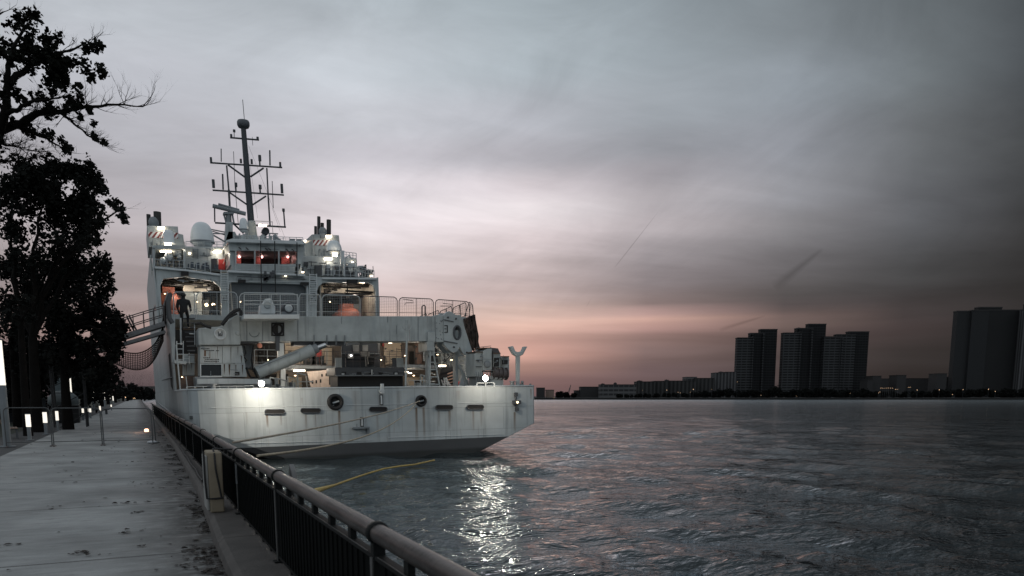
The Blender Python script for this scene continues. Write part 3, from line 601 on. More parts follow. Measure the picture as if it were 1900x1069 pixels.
# bay interiors
def bay(x0, x1, sgn, seed):
    rnd = random.Random(seed); y0, y1, z0, z1 = 29.4, 38.5, fdz, 13.0
    b = MB(); b.box((x0, y1, z0), (x1, y1 + .15, z1)); b.box((x0 - .1, y0, z0), (x0, y1, z1)); b.box((x1, y0, z0), (x1 + .1, y1, z1))
    o = b.build('boat_bay', m_cream, ship)
    MB().box((x0, y0, z1), (x1, y1, z1 + .1)).build('bay_ceiling', m_mid, o)
    b = MB()
    for k in range(44):
        y = rnd.uniform(y0 + .3, y1 - 1); z = z1 - rnd.uniform(.05, 1.1); xa = rnd.uniform(x0, x1 - 1); b.tube((xa, y, z), (min(x1, xa + rnd.uniform(.6, 4)), y + rnd.uniform(-.3, .3), z), rnd.uniform(.03, .09), n=6)
    for k in range(34):
        x = rnd.uniform(x0 + .2, x1 - .3); y = rnd.uniform(y0 + .4, y1 - .5); z = z1 - rnd.uniform(.3, 1.7); s_ = rnd.uniform(.1, .35); b.box((x, y, z), (x + s_ * 1.6, y + s_, z + s_)); b.tube((x + s_, y, z), (x + s_, y, z1), .025)
    b.build('overhead_gear', m_dark, o)
    b = MB()
    for k in range(9):
        x = rnd.uniform(x0, x1 - .8); z = z0 + rnd.uniform(0, 2.6); w, h = rnd.uniform(.3, 1.1), rnd.uniform(.3, 1.3); b.box((x, y1 - .5, z), (x + w, y1 - .02, z + h))
    for k in range(6):
        x = rnd.uniform(x0 + .3, x1 - .3); b.tube((x, rnd.uniform(y0 + 1, y1 - 1), z0), (x + rnd.uniform(-.3, .3), y1 - .8, z1), .06)
    b.build('bay_lockers', m_mid, o)
    for x in (x0 + .22 * (x1 - x0), x0 + .6 * (x1 - x0)): MB().box((x, y0 + .8, z1 - .25), (x + 1.2, y0 + .95, z1 - .16)).build('bay_lamp', m_tube, o)
    for x in (x0 + .3 * (x1 - x0), x0 + .72 * (x1 - x0)): pl('bay_lamp_light', 38, (x, y0 + 1.8, z1 - 1.3), r=.2)
    return o
bL = bay(-8.65, -3.35, -1, 5); bR = bay(3.95, 8.65, 1, 9)
b = MB(); Rr(340, 524, 386, 541, D + 3.0, .3, b); b.build('bay_beam', m_cream, bL)
pl('bay_beam_light', 35, S(362, 531, D + 1.6), r=.15)
b = MB(); Rr(596, 527, 690, 543, D + 3.5, .3, b); b.build('bay_beam', m_cream, bR); pl('bay_beam_light', 40, S(640, 533, D + 1.8), r=.15)
b = MB(); Rr(342, 543, 375, 640, D + 2.2, 1.2, b); Rr(300, 566, 342, 570, D + 2, .3, b); b.build('winch_control_cabin', m_super, bL, bev=.03)
Rr(376, 556, 388, 592, D + 4, .3).build('door', m_mid, bL)
for px in (383, 396): MB().ball(S(px, 565.5, D + 1.2), .12, 10).build('work_lamp', lamp_mat('lit_work_lamp', '#ffdca8', 14), bL)
pl('work_lamp_light', 40, S(390, 567, D + .9))
Rr(644, 564, 681, 640, D + 6, .3).build('bay_screen', m_pale, bR); Rr(597, 548, 644, 640, D + 7.5, .5).build('bay_locker', m_dark, bR); Rr(597, 545, 690, 547, D + 1.5, .2).build('bay_beam', m_dkgrey, bR)  # dark box added where the bay's left side lies in shade

# ---------------- upper works
def lamp_bar(px, py, w, h, d, parent, e=25, dy=-.5, dz=-.25):
    Rr(px - w / 2, py - h / 2, px + w / 2, py + h / 2, d, .08).build('deck_lamp', m_tube, parent)
    if e: q = S(px, py, d); pl('deck_lamp_light', e, q + Vector((0, dy, dz)))
bdeck = MB().box((-HW + .13, 29.36, 12.95), (HW - .13, 60, 13.08)).build('balcony_deck', m_deck, ship)
# port alcove with liferaft canisters
b = MB(); Rr(286, 462, 343, 500, 73, .2, b); alc = b.build('raft_alcove', m_cream, ship)
Rr(283, 455, 344, 462, 69, 4).build('alcove_roof', m_super, alc); Rr(283, 460, 288, 499, 69, .4).build('alcove_post', m_super, alc); Rr(340.5, 460, 344.5, 500, 69, 4).build('alcove_side', m_super, alc)
for px, py, r in ((313, 477, 7.5), (330, 468, 8), (303, 484, 6), (333, 478, 4)):
    c = S(px, py, 70); rr = r * upp(px, 70); MB().lathe([(.01, -.5), (rr * .6, -.48), (rr, -.25), (rr, .25), (rr * .6, .48), (.01, .5)], c, 16, 'y').build('raft_canister', m_dome, alc)
b = MB(); rnd = random.Random(2)
for k in range(9): x = rnd.uniform(290, 338); T(b, (x, rnd.uniform(474, 486)), (x + rnd.uniform(-10, 10), 498), 69.6, .9)
b.build('raft_cradle', m_dkgrey, alc)
lamp_bar(308, 466, 22, 3.5, 69.8, alc, 30, -.2, -.3)
# port funnel
def hazard(poly, d, name_parent):
    return P(poly, d, .03).build('hazard_band', m_haz, name_parent)
m_haz = bpy.data.materials.new('red_white_hazard_stripes'); m_haz.use_nodes = True; t = m_haz.node_tree; p = t.nodes['Principled BSDF']
tcn = N('ShaderNodeTexCoord', t); sp2 = N('ShaderNodeSeparateXYZ', t); L(tcn.outputs['Object'], sp2.inputs[0], t)
fr_ = M('FRACT', M('MULTIPLY', M('SUBTRACT', sp2.outputs[0], M('MULTIPLY', sp2.outputs[2], .75, tree=t), tree=t), 2.6, tree=t), tree=t)
L(mixc(M('GREATER_THAN', fr_, .5, tree=t), (.62, .62, .62, 1), (.17, .03, .03, 1), 'MIX', t), p.inputs['Base Color'], t)
fun = P([(272.5, 418.5), (330, 420), (331, 433), (340, 435.5), (342, 458), (276, 458)], 73, 6).build('funnel', m_super, ship, bev=.05)
hazard([(274.5, 430), (331, 432), (330, 443), (276, 441)], 72.95, fun)
for x0, x1, y0, y1 in ((272.6, 280, 398, 420), (286, 299, 393.5, 420)):
    MB().tube(S((x0 + x1) / 2, y1, 75), S((x0 + x1) / 2 - .8, y0, 75), (x1 - x0) / 2 * upp(x0, 75), n=12).build('exhaust_pipe', m_soot, fun)
MB().ball(S(285, 414, 74.5), .42, 12, 1.3).build('vent_cowl', m_mid, fun)
lamp_bar(299, 423, 13, 4, 72.8, fun, 14, -.5, -.3)
Rr(298, 430, 299, 456, 72.9, .1).build('funnel_rib', m_mid, fun)
MB().lathe([(.01, 1.1), (.3, 1.05), (.42, .8), (.42, .1), (.5, 0)], S(314, 452, 72), 16).build('small_dome', m_dome, fun)
lamp_bar(312, 454, 13, 7, 71.8, fun, 22, -.3, -.3)
# port deckhouse under the big radome
dh = P([(344, 458), (414, 459), (416, 503), (344, 500)], 70, 5).build('deckhouse', m_super, ship, bev=.04)
ladder(358, 367, 462, 480, 69.9, m_mid, dh, 6); lamp_bar(403, 466.5, 16, 4, 69.9, dh, 18, -.4, -.3)
b = MB(); Rr(405.5, 481, 418, 501, 69.9, .05, b); b.build('door', m_red, dh); pl('door_red_light', 2.2, S(411, 486, 69.0), (1, .18, .12))  # the doorway's red light is also put into the door colour
b = MB(); T(b, (403, 479), (403, 501), 69.8, .8); T(b, (420, 479), (420, 501), 69.8, .8); Rr(392, 480, 402, 501, 69.2, .5, b); b.build('door_side_gear', m_dkgrey, dh)
b = MB(); T(b, (415, 480), (431, 455), 69, 1.4); T(b, (420, 476), (432, 500), 69, 1.6); T(b, (424, 462), (428, 470), 68.8, 3.5); T(b, (414, 490), (427, 458), 69.1, 1); b.build('stay_frame', m_cream, dh); pl('stay_light', 12, S(424, 470, 68))
def radome(px, py0, py1, r, d, parent, name='radome'):
    u = upp(px, d); c = S(px, py1, d); h = (py1 - py0) * u * 1.03; r = r * u
    prof = [(r * .55, 0), (r * .8, h * .02), (r * .86, h * .12), (r, h * .16), (r * 1.0, h * .24)]
    prof += [(r * (1 - (k / 9) ** 3.0 * .985) if k < 9 else .01, h * (.24 + .76 * math.sin(math.pi / 2 * k / 9))) for k in range(1, 10)]
    prof = prof[:5] + [(r * math.cos(math.pi / 2 * k / 10) ** .72 if k < 10 else .01, h * (.24 + .76 * math.sin(math.pi / 2 * k / 10))) for k in range(1, 11)]
    o = MB().lathe(prof, c, 28).build(name, m_dome, parent)
    MB().lathe([(r * .9, h * .13), (r * 1.05, h * .15), (r * 1.05, h * .2), (r * 1.0, h * .21)], c, 28).build('radome_flange', m_mid, o); return o
radome(376.5, 416.5, 457.5, 20, 72.5, ship)
# flight-control cab
cab = MB(); Rr(430, 490, 560, 512, 66.6, 5, cab); P([(424, 448), (564, 452), (565, 466.5), (426, 465)], 66.6, 5, cab); P([(552, 466), (565, 466), (552, 512), (546, 512)], 66.6, .3, cab); Rr(427, 464, 437, 492, 66.9, 4.6, cab)
P([(552, 466.5), (563, 466.5), (556, 510), (549, 510)], 66.9, 4.7, cab); cab = cab.build('control_cab', m_super, ship)
P([(421.5, 445.5), (430, 443), (563, 447), (567, 450.5), (567, 453.5), (422, 449)], 66.1, 6).build('cab_roof', m_pale, cab, bev=.03)
Rr(437, 466, 554, 491, 70.5, .1).build('cab_back_wall', m_black, cab)
b = MB()
for px in (437.5, 473, 517.5): Rr(px - 1.3, 465, px + 1.3, 492, 66.55, .15, b)
b.build('window_mullion', m_super, cab)
gm = bpy.data.materials.new('cab_window_glass'); gm.use_nodes = True; p = gm.node_tree.nodes['Principled BSDF']; p.inputs['Transmission Weight'].default_value = 1.0; p.inputs['Roughness'].default_value = .02; p.inputs['IOR'].default_value = 1.05; p.inputs['Base Color'].default_value = (.8, .85, .88, 1)
for x0, x1 in ((438.8, 471.7), (474.3, 516.2), (518.8, 553)): Rr(x0, 466, x1, 491, 66.62, .02).build('window', gm, cab)
b = MB()
for px, w, t0 in ((443, 9, 470), (480, 10, 473), (530, 15, 471), (548, 6, 474)): Rr(px - w / 2, t0, px + w / 2, 492, 69.8, .4, b)
b.build('lit_console', mat('console_red_lit', (0.5, .16, .14), .6, var=.4, vscale=2), cab)
for px in (440, 482, 530): pl('console_light', 8, S(px + 4, 477, 69.2), (1, .46, .40), .08)
b = MB(); T(b, (436, 490), (554, 494), 66.0, .9); T(b, (436, 500), (554, 504), 66, .8)
for px in (437, 473, 517, 553): T(b, (px, 489), (px, 508), 66, .8)
b.build('cab_rail', m_rail, cab)
P([(423, 501.5), (566, 509), (566, 512.5), (423, 505)], 65.5, 1.1).build('cab_walkway', m_pale, cab, bev=.02)
b = MB(); [T(b, (x, 459 + (x - 443) * .03), (x + 5, 463 + (x - 443) * .03), 66.4, .9) for x in (443, 456, 492, 498, 530, 541)]; b.build('wiper_gear', m_dark, cab)
b = MB()
for px in (483.5, 509.5): T(b, (px, 447), (px + 2.5, 590), 65.3, .95)
T(b, (551, 450), (551, 512), 65.3, .9); b.build('hanging_cable', m_black, cab)
b = MB(); rnd = random.Random(12)
for k in range(14): c = S(rnd.uniform(488, 507), rnd.uniform(507, 522), 65.2); s_ = rnd.uniform(.1, .3); b.box(c, c + Vector((s_, .2, s_)))
T(b, (440, 513), (566, 518), 65.5, .9); b.build('hoist_trolley', m_dkgrey, cab)
b = MB()
for x, y, w, h in ((543, 445, 9, 4), (556, 446, 8, 5), (510, 440, 4, 6), (440, 440, 9, 4)): Rr(x - w / 2, y - h / 2, x + w / 2, y + h / 2 + 3, 68, .6, b)
T(b, (512, 440), (521, 447), 68, 2); b.build('roof_gear', m_mid, cab)
# starboard house and funnel
hs = P([(557, 474.5), (635, 477), (662, 480), (664, 514), (560, 512)], 70, 7).build('deckhouse', m_super, ship, bev=.04)
lamp_bar(609, 480, 14, 4, 69.9, hs, 20, -.4, -.3)
b = MB(); Rr(564, 486, 572, 494, 69.9, .15, b); Rr(585, 492, 598, 513, 69.6, .3, b); Rr(558, 496, 563, 506, 69.9, .15, b); b.build('vent_grille', m_dkgrey, hs)
fs_ = MB(); P([(578.5, 434.7), (629, 436.4), (630.5, 451), (634, 461), (635, 478), (581, 476), (580, 446)], 74, 6, fs_); P([(567, 446), (579.5, 446), (581, 476), (565, 475)], 74.6, 5, fs_)
fs_ = fs_.build('funnel', m_super, ship, bev=.05); hazard([(581, 445), (616, 446), (612, 456), (581, 455)], 73.95, fs_)
for x0, x1, y0, y1 in ((583, 588, 420, 436), (588.6, 594.5, 402, 436), (595, 601, 414, 436), (606, 614, 408, 437)):
    MB().tube(S((x0 + x1) / 2, y1, 76), S((x0 + x1) / 2, y0, 76), (x1 - x0) / 2 * upp(x0, 76), n=12).build('exhaust_pipe', m_soot, fs_)
b = MB(); b.ball(S(599, 431, 75), .4, 12, 1.2); P([(595, 433), (603, 433), (605, 441), (596, 441)], 73.6, .6, b); b.build('vent_cowl', m_mid, fs_)
lamp_bar(610, 438.5, 11, 4, 73.8, fs_, 14, -.5, -.3)
P([(566, 447), (579, 446), (567, 452)], 73.5, .3).build('funnel_bracket', m_cream, fs_)
radome(620.5, 448.5, 472, 13.7, 71.5, ship); lamp_bar(621.5, 472.5, 9, 6.5, 70.5, hs, 18, -.4, -.2)
pl('house_side_light', 12, S(568, 455, 73)); Rr(564.5, 446, 568, 449, 73.2, .1).build('deck_lamp', m_tube, fs_)
# railings on the balcony
def rail(pts, d, h, m, parent, name='guard_rail', posts=None, mids=2, rp=.55):
    b = MB(); n_ = posts or len(pts)
    for k in range(mids + 1):
        f = k / (mids + .35)
        for (x0, y0), (x1, y1) in zip(pts, pts[1:]): T(b, (x0, y0 + h * f), (x1, y1 + h * f), d, rp if k == 0 else rp * .7)
    tot = len(pts) - 1
    for k in range(n_):
        f = k / (n_ - 1) * tot; i = min(int(f), tot - 1); f -= i; x = pts[i][0] + (pts[i + 1][0] - pts[i][0]) * f; y = pts[i][1] + (pts[i + 1][1] - pts[i][1]) * f
        T(b, (x, y), (x, y + h), d, rp)
    return b.build(name, m, parent)
rail([(344, 477), (375, 483), (391, 487)], 66.2, 22, m_rail, ship, posts=4); rail([(287, 481), (344, 484)], 66.2, 16, m_rail, ship, posts=6)
rail([(598, 493), (661, 495), (694, 502)], 66.2, 19, m_rail, ship, posts=13); rail([(664, 500), (694, 502)], 72, 16, m_rail, ship, posts=6)
b = MB(); rnd = random.Random(21)
for k in range(34):
    x = rnd.uniform(604, 690); y1 = 514; hh = rnd.uniform(4, 22) * (1 if x < 665 else .6); w = rnd.uniform(2, 8); Rr(x, y1 - hh, x + w, y1, rnd.uniform(67, 69.5), .5, b) if k % 2 else T(b, (x, y1), (x + rnd.uniform(-7, 7), y1 - hh - 3), rnd.uniform(67, 69), .8)
b.build('deck_machinery', m_dkgrey, ship)
b = MB()
for x, y, w, h in ((618, 505, 9, 8), (636, 478, 6, 26), (652, 492, 14, 9), (670, 499, 10, 12), (610, 497, 6, 12)): Rr(x - w / 2, y - h / 2, x + w / 2, y + h / 2, 67.5, .4, b)
T(b, (638, 512), (640, 479), 67, 1.5); T(b, (640, 479), (648, 474), 67, 1.2); T(b, (648, 474), (660, 490), 67.2, 1.0); T(b, (640, 486), (662, 496), 67.2, 1); b.build('rescue_davit', m_pale, ship)
b = MB(); Rr(678, 491, 680, 506, 67, .4, b); T(b, (692, 494), (692.5, 505), 66.5, .6); Rr(668, 495, 679, 499, 67.3, .5, b); b.build('deck_horn', m_dkgrey, ship)
b = MB(); rnd = random.Random(22)
for k in range(20): x = rnd.uniform(346, 402); Rr(x, 500 + (x - 346) * .1 - rnd.uniform(4, 17), x + rnd.uniform(2, 7), 504 + (x - 346) * .1, rnd.uniform(66.8, 69), .4, b)
b.build('deck_machinery', mat('dull_blue_grey', (.06, .075, .095), .6), ship)
# dipping side detail: lamps on the port side
MB().ball(S(317.5, 622, 47), .07, 8).build('side_lamp', lamp_mat('lit_side_lamp', '#ffe6c8', 14), ship)

# ---------------- mast
md_ = 82
def mz(x, y): return (370 + x / 3.684, 170 + y / 3.684)
b = MB(); b.tube(S(465.8, 412, md_), S(451.5, 236, md_), .33, .24, n=12)
mast = b.build('mast', m_mast, ship)
b = MB(); P([mz(318, 1012), mz(402, 1012), mz(382, 880), mz(333, 880)], md_ - .9, 1.8, b); b.build('mast_foot', m_super, mast, bev=.1)
for a, c, r in (((427, 255.5), (480.5, 259.8), 1.5), ((390, 302), (523.5, 311), 1.5), ((394.5, 353), (526.6, 362), 1.5), ((399, 413.5), (530.5, 421.5), 1.6)):
    MB().tube(S(*a, md_), S(*c, md_), r * upp(a[0], md_), n=8).build('yard', m_mast, mast)
b = MB()
for a, c, r in (((420.5, 307), (424.5, 352), 1.4), ((424.5, 352), (428, 413), 1.9), ((495, 312), (497.6, 364), 1.3), ((497.6, 364), (501, 418), 1.4), ((423, 306), (456, 330), 1.6), ((489, 312), (465, 328), 1.6), ((425.6, 357), (460, 381), 1.5), ((493.5, 364), (469, 380), 1.5), ((433, 415), (452, 433), 1.6)):
    T(MB(), a, c, md_, r).build('mast_brace', m_mast, mast)
c = S(452, 238, md_); u = upp(452, md_)
MB().lathe([(2 * u, 0), (9 * u, 1 * u), (10.8 * u, 5 * u), (10.8 * u, 9.5 * u), (9.5 * u, 12.5 * u), (5 * u, 14 * u), (.01, 14.3 * u)], c, 20).build('radome', mat('grey_radome', (.09, .10, .115), .5), mast)
b = MB()
for a, c_, r in (((453.6, 224), (450.2, 185), .55), ((410.5, 300), (410.3, 276), .9), ((433.3, 281), (436, 346), .5), ((436, 346), (442, 415), .5), ((501, 307), (500.5, 279), 1.3), ((414, 352), (413, 323), 1.4), ((505, 336), (507, 386), .6), ((398.5, 412), (398, 380), 1.2), ((528.5, 420), (526, 388), 1.3), ((468, 254), (469, 270), .4), ((434.5, 255), (434.5, 242), .6)):
    T(MB(), a, c_, md_, r).build('whip_antenna', m_mast, mast)
b = MB()
for x, y, w, h in ((391.5, 297, 4, 9), (447, 299, 4, 7), (467, 300, 4, 8), (520, 306, 4, 9), (482, 293.5, 5.5, 10), (482, 303, 3, 8), (396, 341, 5, 14), (437.8, 343, 5, 7), (437.8, 351, 2.5, 9), (482.7, 347, 5.5, 7), (482.7, 355, 3, 9), (523, 350, 5, 16), (429, 252, 4, 5), (478, 257, 4.5, 5), (434.5, 243, 4.5, 4), (526, 390, 5, 5)):
    c = S(x, y, md_); MB().tube(c - Vector((0, 0, h / 2 * u)), c + Vector((0, 0, h / 2 * u)), w / 2 * u, n=10).build('mast_instrument', m_mast, mast)
for x, y in ((391.5, 294), (447, 296), (520, 302)): MB().ball(S(x, y, md_), .1, 8).build('mast_lamp', lamp_mat('lit_red_mast_lamp', '#c03020', 0.5), mast)
b = MB(); T(b, (394.5, 382), (456, 397), md_ - 1.2, 3.6); T(b, (405, 379), (444, 390), md_ - 1, 2.2); rs = b.build('radar_scanner', m_mid, mast)
b = MB(); T(b, (424, 413), (423.5, 398), md_ - 1, 4.5); Rr(415, 393, 434, 397, md_ - 1.3, .8, b); T(b, (420, 414), (416, 400), md_ - 1, 1.6); T(b, (434, 414), (431, 398), md_ - 1, 1.6); b.build('radar_pedestal', m_mid, mast)
b = MB(); P([(418, 445), (432, 445), (432, 412), (420, 412)], md_ - 1.5, 1.2, b); P([(414, 460), (444, 446), (436, 430), (424, 430)], md_ - 1.5, 1.5, b); b.build('mast_leg', m_super, mast)
radome(453, 407, 431, 8, 80, mast)
c = S(492.5, 429.5, 80); MB().lathe([(6.2 * u, .35), (6.2 * u, -.3), (5 * u, -.32), (4.6 * u, -.1), (.01, -.1)], c, 20, 'y').build('searchlight', m_mast, mast)
b = MB(); T(b, (492.5, 436), (492.5, 447), 80, 2); b.build('searchlight_stand', m_mid, mast); T(MB(), (484, 432), (516, 434), 80.5, 1).build('platform_strut', m_mid, mast); T(MB(), (496, 447), (512, 434), 80.5, .7).build('platform_strut', m_mid, mast); T(MB(), (505, 411), (507.5, 450), 80.2, .45).build('platform_strut', m_mid, mast); T(MB(), (471, 410), (506, 412), 80.5, .5).build('platform_strut', m_mid, mast); T(MB(), (383, 424), (418, 431), 80.5, 1.1).build('platform_strut', m_mid, mast); T(MB(), (384, 433), (417, 434), 80.5, 1.1).build('platform_strut', m_mid, mast); T(MB(), (417, 436), (394, 429), 80.8, .9).build('platform_strut', m_mid, mast); T(MB(), (395, 436), (418, 449), 80.5, 1.4).build('platform_strut', m_mid, mast)
Rr(480, 416, 485, 420, 80, .15).build('mast_lamp', m_tube, mast); Rr(488, 416.5, 495, 420, 80, .15).build('mast_lamp', m_tube, mast)
b = MB()
for a, c_ in (((461, 270), (497, 360)), ((461, 285), (478, 405)), ((497, 362), (531, 447)), ((505, 386), (520, 430)), ((453, 262), (452, 330))): T(b, a, c_, md_, .22, n=4)
b.build('stay_wire', m_mast, mast)
b = MB(); rnd = random.Random(31)
for k in range(26): x = rnd.uniform(436, 512); Rr(x, 447 - rnd.uniform(2, 14), x + rnd.uniform(2, 6), 449, rnd.uniform(74, 80), .4, b)
b.build('bridge_roof_gear', m_super, mast)
b = MB(); b.box((-2.0, 36.5, 13.08), (3.4, 60, 16.9)); b.build('bridge_block', m_super, ship)

# small fittings over the faces: pipe runs, junction boxes, cable trays, roof rails
rnd = random.Random(404)
def fittings(x0, y0, x1, y1, d, n_, m, name, vert=.6):
    for k in range(n_):
        b = MB(); x, y = rnd.uniform(x0, x1), rnd.uniform(y0, y1); u_ = rnd.random()
        if u_ < vert * .6: T(b, (x, y), (x + rnd.uniform(-.4, .4), min(y1, y + rnd.uniform(5, 16)) + 1), d - .12, rnd.uniform(.35, .8), n=5)
        elif u_ < .75: T(b, (x, y), (min(x1, x + rnd.uniform(5, 18)) + 1, y + rnd.uniform(-.2, .8)), d - .12, rnd.uniform(.35, .7), n=5)
        else: w, h = rnd.uniform(1, 3.2), rnd.uniform(1, 4); Rr(x, y, x + w, y + h, d - .18, .2, b)
        b.build(name, m, ship)
fittings(426, 512, 568, 521, 66, 22, m_mid, 'pipe_run', .1); fittings(412, 512, 424, 560, 66, 6, m_dkgrey, 'pipe_run'); fittings(571, 515, 588, 575, 66, 10, m_dkgrey, 'pipe_run')
fittings(346, 460, 402, 476, 70, 14, m_mid, 'wall_fitting'); fittings(560, 478, 634, 508, 70, 22, m_dkgrey, 'wall_fitting'); fittings(637, 482, 661, 508, 70, 8, m_mid, 'wall_fitting')
fittings(583, 457, 606, 474, 74, 6, m_mid, 'wall_fitting'); fittings(278, 444, 300, 457, 73, 6, m_mid, 'wall_fitting'); fittings(431, 449, 560, 464, 66.6, 10, m_mid, 'wall_fitting', .1)
fittings(300, 516, 410, 522, 66, 14, m_mid, 'wall_fitting', .1); fittings(594, 520, 690, 525, 66, 12, m_mid, 'wall_fitting', .1)
rail([(345, 448), (414, 449)], 71.5, 11, m_rail, ship, posts=7); rail([(440, 437), (562, 441)], 69, 8, m_rail, ship, posts=11); rail([(636, 467), (661, 470)], 71, 11, m_rail, ship, posts=5); rail([(286, 447), (342, 449)], 73.5, 9, m_rail, ship, posts=5)
for px, py, d, e in ((341, 462, 69.3, 6), (562, 505, 66.2, 0), (655, 486, 69.9, 5), (352, 470, 69.9, 0), (689, 512, 66, 0), (530, 511, 65.8, 0)): lamp_bar(px, py, 4, 2.4, d, hs, e, -.3, -.15)
# ---------------- flight-deck netted guard rails (aft edge, then the starboard side running forward)
def net_panel(q, cols, rows, m, parent, r=.006, frame=.028, corner=True, name='net_rail'):
    a, b_, c, d = [Vector(v) for v in q]      # bottom-left, bottom-right, top-right, top-left
    mb = MB(); lp = lambda u, v: (a * (1 - u) + b_ * u) * (1 - v) + (d * (1 - u) + c * u) * v
    fr = [lp(0, 0), lp(0, .85), lp(.03, .95), lp(.09, 1), lp(.91, 1), lp(.97, .95), lp(1, .85), lp(1, 0)]
    mb.path(fr, frame, 6); mb.tube(lp(0, .33), lp(1, .33), frame * .7, n=5)
    mb.tube(lp(.5, 0), lp(.5, 1), frame * .6, n=5)
    o = mb.build(name, m, parent); nb = MB()
    for i in range(1, cols): nb.tube(lp(i / cols, .02), lp(i / cols, .98), r, n=3, caps=False)
    for j in range(1, rows): nb.tube(lp(.01, j / rows), lp(.99, j / rows), r, n=3, caps=False)
    nb.build('net_mesh', m, o); return o
dd = 46.5
for x0, y0, x1, y1 in ((322, 542, 361, 542), (364, 542, 440, 542.5), (444.5, 543, 553, 545), (555, 545.5, 594, 546.5), (597.5, 547, 668, 549), (670.5, 549.5, 737, 551.5), (740.5, 552, 804, 555), (808, 555.5, 871, 560)):
    w = x1 - x0; dk = x1 > 690
    net_panel((S(x0, 594, dd), S(x1, 594, dd), S(x1, y1, dd), S(x0, y0, dd)), max(4, int(w / 3.2)), 15, m_raildk if dk else m_rail, ship)
b = MB()
for pts in (((747, 555), (766, 558), (767, 562), (753, 562), (751, 566)), ((822, 563), (840, 565), (838, 568), (817, 568))): MB().path([S(*q, 46.4) for q in pts], .02, 5).build('line_bracket', m_raildk, ship)
b = MB(); b.path([S(*q, 46.2) for q in ((783, 590), (783, 569), (785, 567), (788, 567), (789, 569), (789, 590))], .04, 6)
b.build('line_stanchion', m_raildk, ship)
q = S(873, 560, 46.5)
for k in range(6):
    ya, yb = 9.6 + k * 2.5, 9.6 + k * 2.5 + 2.35
    net_panel(((HW - .02, ya, fdz), (HW - .02, yb, fdz), (HW + .05, yb, q.z - .15), (HW + .05, ya, q.z - .02)), 12, 9, m_raildk, ship)
    b = MB(); b.path([(HW, ya + 1.2, fdz), (HW + .15, ya + 1.2, fdz + .5), (HW + .1, ya + 1.2, q.z - .1)], .035, 5); b.build('net_strut', m_raildk, ship)
net_panel((S(858, 598, 46.3), S(879, 598, 46.0), S(877, 566, 46.0), S(871, 560, 46.3)), 6, 9, m_raildk, ship)
for k in range(7): # port side rail
    ya = 9.6 + k * 2.6
    net_panel(((-HW + .04, ya, fdz), (-HW + .04, ya + 2.4, fdz), (-HW + .04, ya + 2.4, fdz + 1.2), (-HW + .04, ya, fdz + 1.2)), 12, 9, m_rail, ship)
# bundle of net and rope hanging at the starboard aft corner of the flight deck
rnd = random.Random(41); b = MB()
for k in range(26):
    f = k / 25; x0 = 862 + 18 * f; pts = []
    for j in range(6):
        g = j / 5; pts.append(S(x0 + (9 + rnd.uniform(-3, 3)) * g + rnd.uniform(-1, 1), 592 + 62 * g * rnd.uniform(.85, 1.0) - 8 * f * (1 - g), 45.6 + rnd.uniform(-.25, .35)))
    b.path(pts, [.07, .09, .10, .09, .08, .05], 5)
b.build('hanging_net_bundle', mat('old_brown_net', (.05, .035, .03), .9, var=.5), ship)
P([(856, 588), (876, 590), (874, 612), (866, 618), (858, 606)], 46.0, .3).build('net_bracket', m_super, ship)
P([(880, 632), (884, 640), (890, 668), (886, 668)], 46.0, .15).build('net_stay_plate', m_mid, ship)

# ---------------- crane
ped = P([(367.5, 609), (407.6, 606), (422, 597), (444.6, 579), (446.3, 634), (446, 640), (368.5, 640.5)], 41.0, 1.9).build('crane_body', m_crane, ship, bev=.05)
crane = ped
c = S(408.3, 620, 41.0); u = upp(408, 41)
MB().lathe([(10.8 * u, .05), (10.8 * u, -.05), (10.2 * u, -.08), (8.6 * u, -.085), (8.4 * u, -.06), (.01, -.06)], c, 28, 'y').build('pivot_cap', m_pale, crane)
b = MB()
for dx_, dz_, w, h in ((-3, 2.5, 1.2, 4), (3.2, 2.5, 1.2, 4), (0, -3, 7, 1.2), (0, 0, 2.2, 2.2), (-2.5, -1, 2, 1.2), (3, -1, 2, 1.2)): q = c + Vector((dx_ * u, -.085, dz_ * u)); b.box(q - Vector((w / 2 * u, .02, h / 2 * u)), q + Vector((w / 2 * u, .03, h / 2 * u)))
b.build('pivot_emblem', m_dkgrey, crane)
MB().lathe([(4 * u, .03), (4 * u, -.03), (3.3 * u, -.04), (.01, -.04)], S(441, 618.5, 41), 18, 'y').build('pivot_pin', m_crane, crane)
bo = MB(); Rr(444.8, 586.8, 809.5, 633.4, 41.2, 1.5, bo); boom = bo.build('crane_boom', m_crane, ship, bev=.02)
b = MB()
for x in (458, 487.5, 512.5, 553): Rr(x - .6, 593, x + .6, 633, 41.17, .04, b)
for x, y0, y1 in ((719.5, 587, 598), (736, 604, 620), (776, 588, 633), (634, 588, 601)): Rr(x - .5, y0, x + .5, y1, 41.18, .03, b)
b.build('boom_weld_rib', m_mid, boom)
b = MB(); Rr(808.5, 584.5, 823.5, 634.8, 41.1, 1.7, b); b.build('boom_collar', m_crane, boom, bev=.02)
b = MB(); rnd = random.Random(5)
for k in range(14): q = S(rnd.uniform(810, 822), rnd.uniform(590, 632), 41.09); b.lathe([(.03, .02), (.03, -.012), (.01, -.015)], q, 8, 'y')
b.build('collar_bolt', m_mid, boom)
Rr(446, 634, 480, 637, 41.4, 1.2).build('boom_underplate', m_dkgrey, boom)
Rr(545, 634, 640, 641, 41.5, .9).build('boom_underplate', m_dkgrey, boom)
b = MB()
for x in (583, 607, 624, 640): Rr(x - .5, 622, x + .5, 640, 41.1, .1, b)
b.build('cable_clip', m_mid, boom)
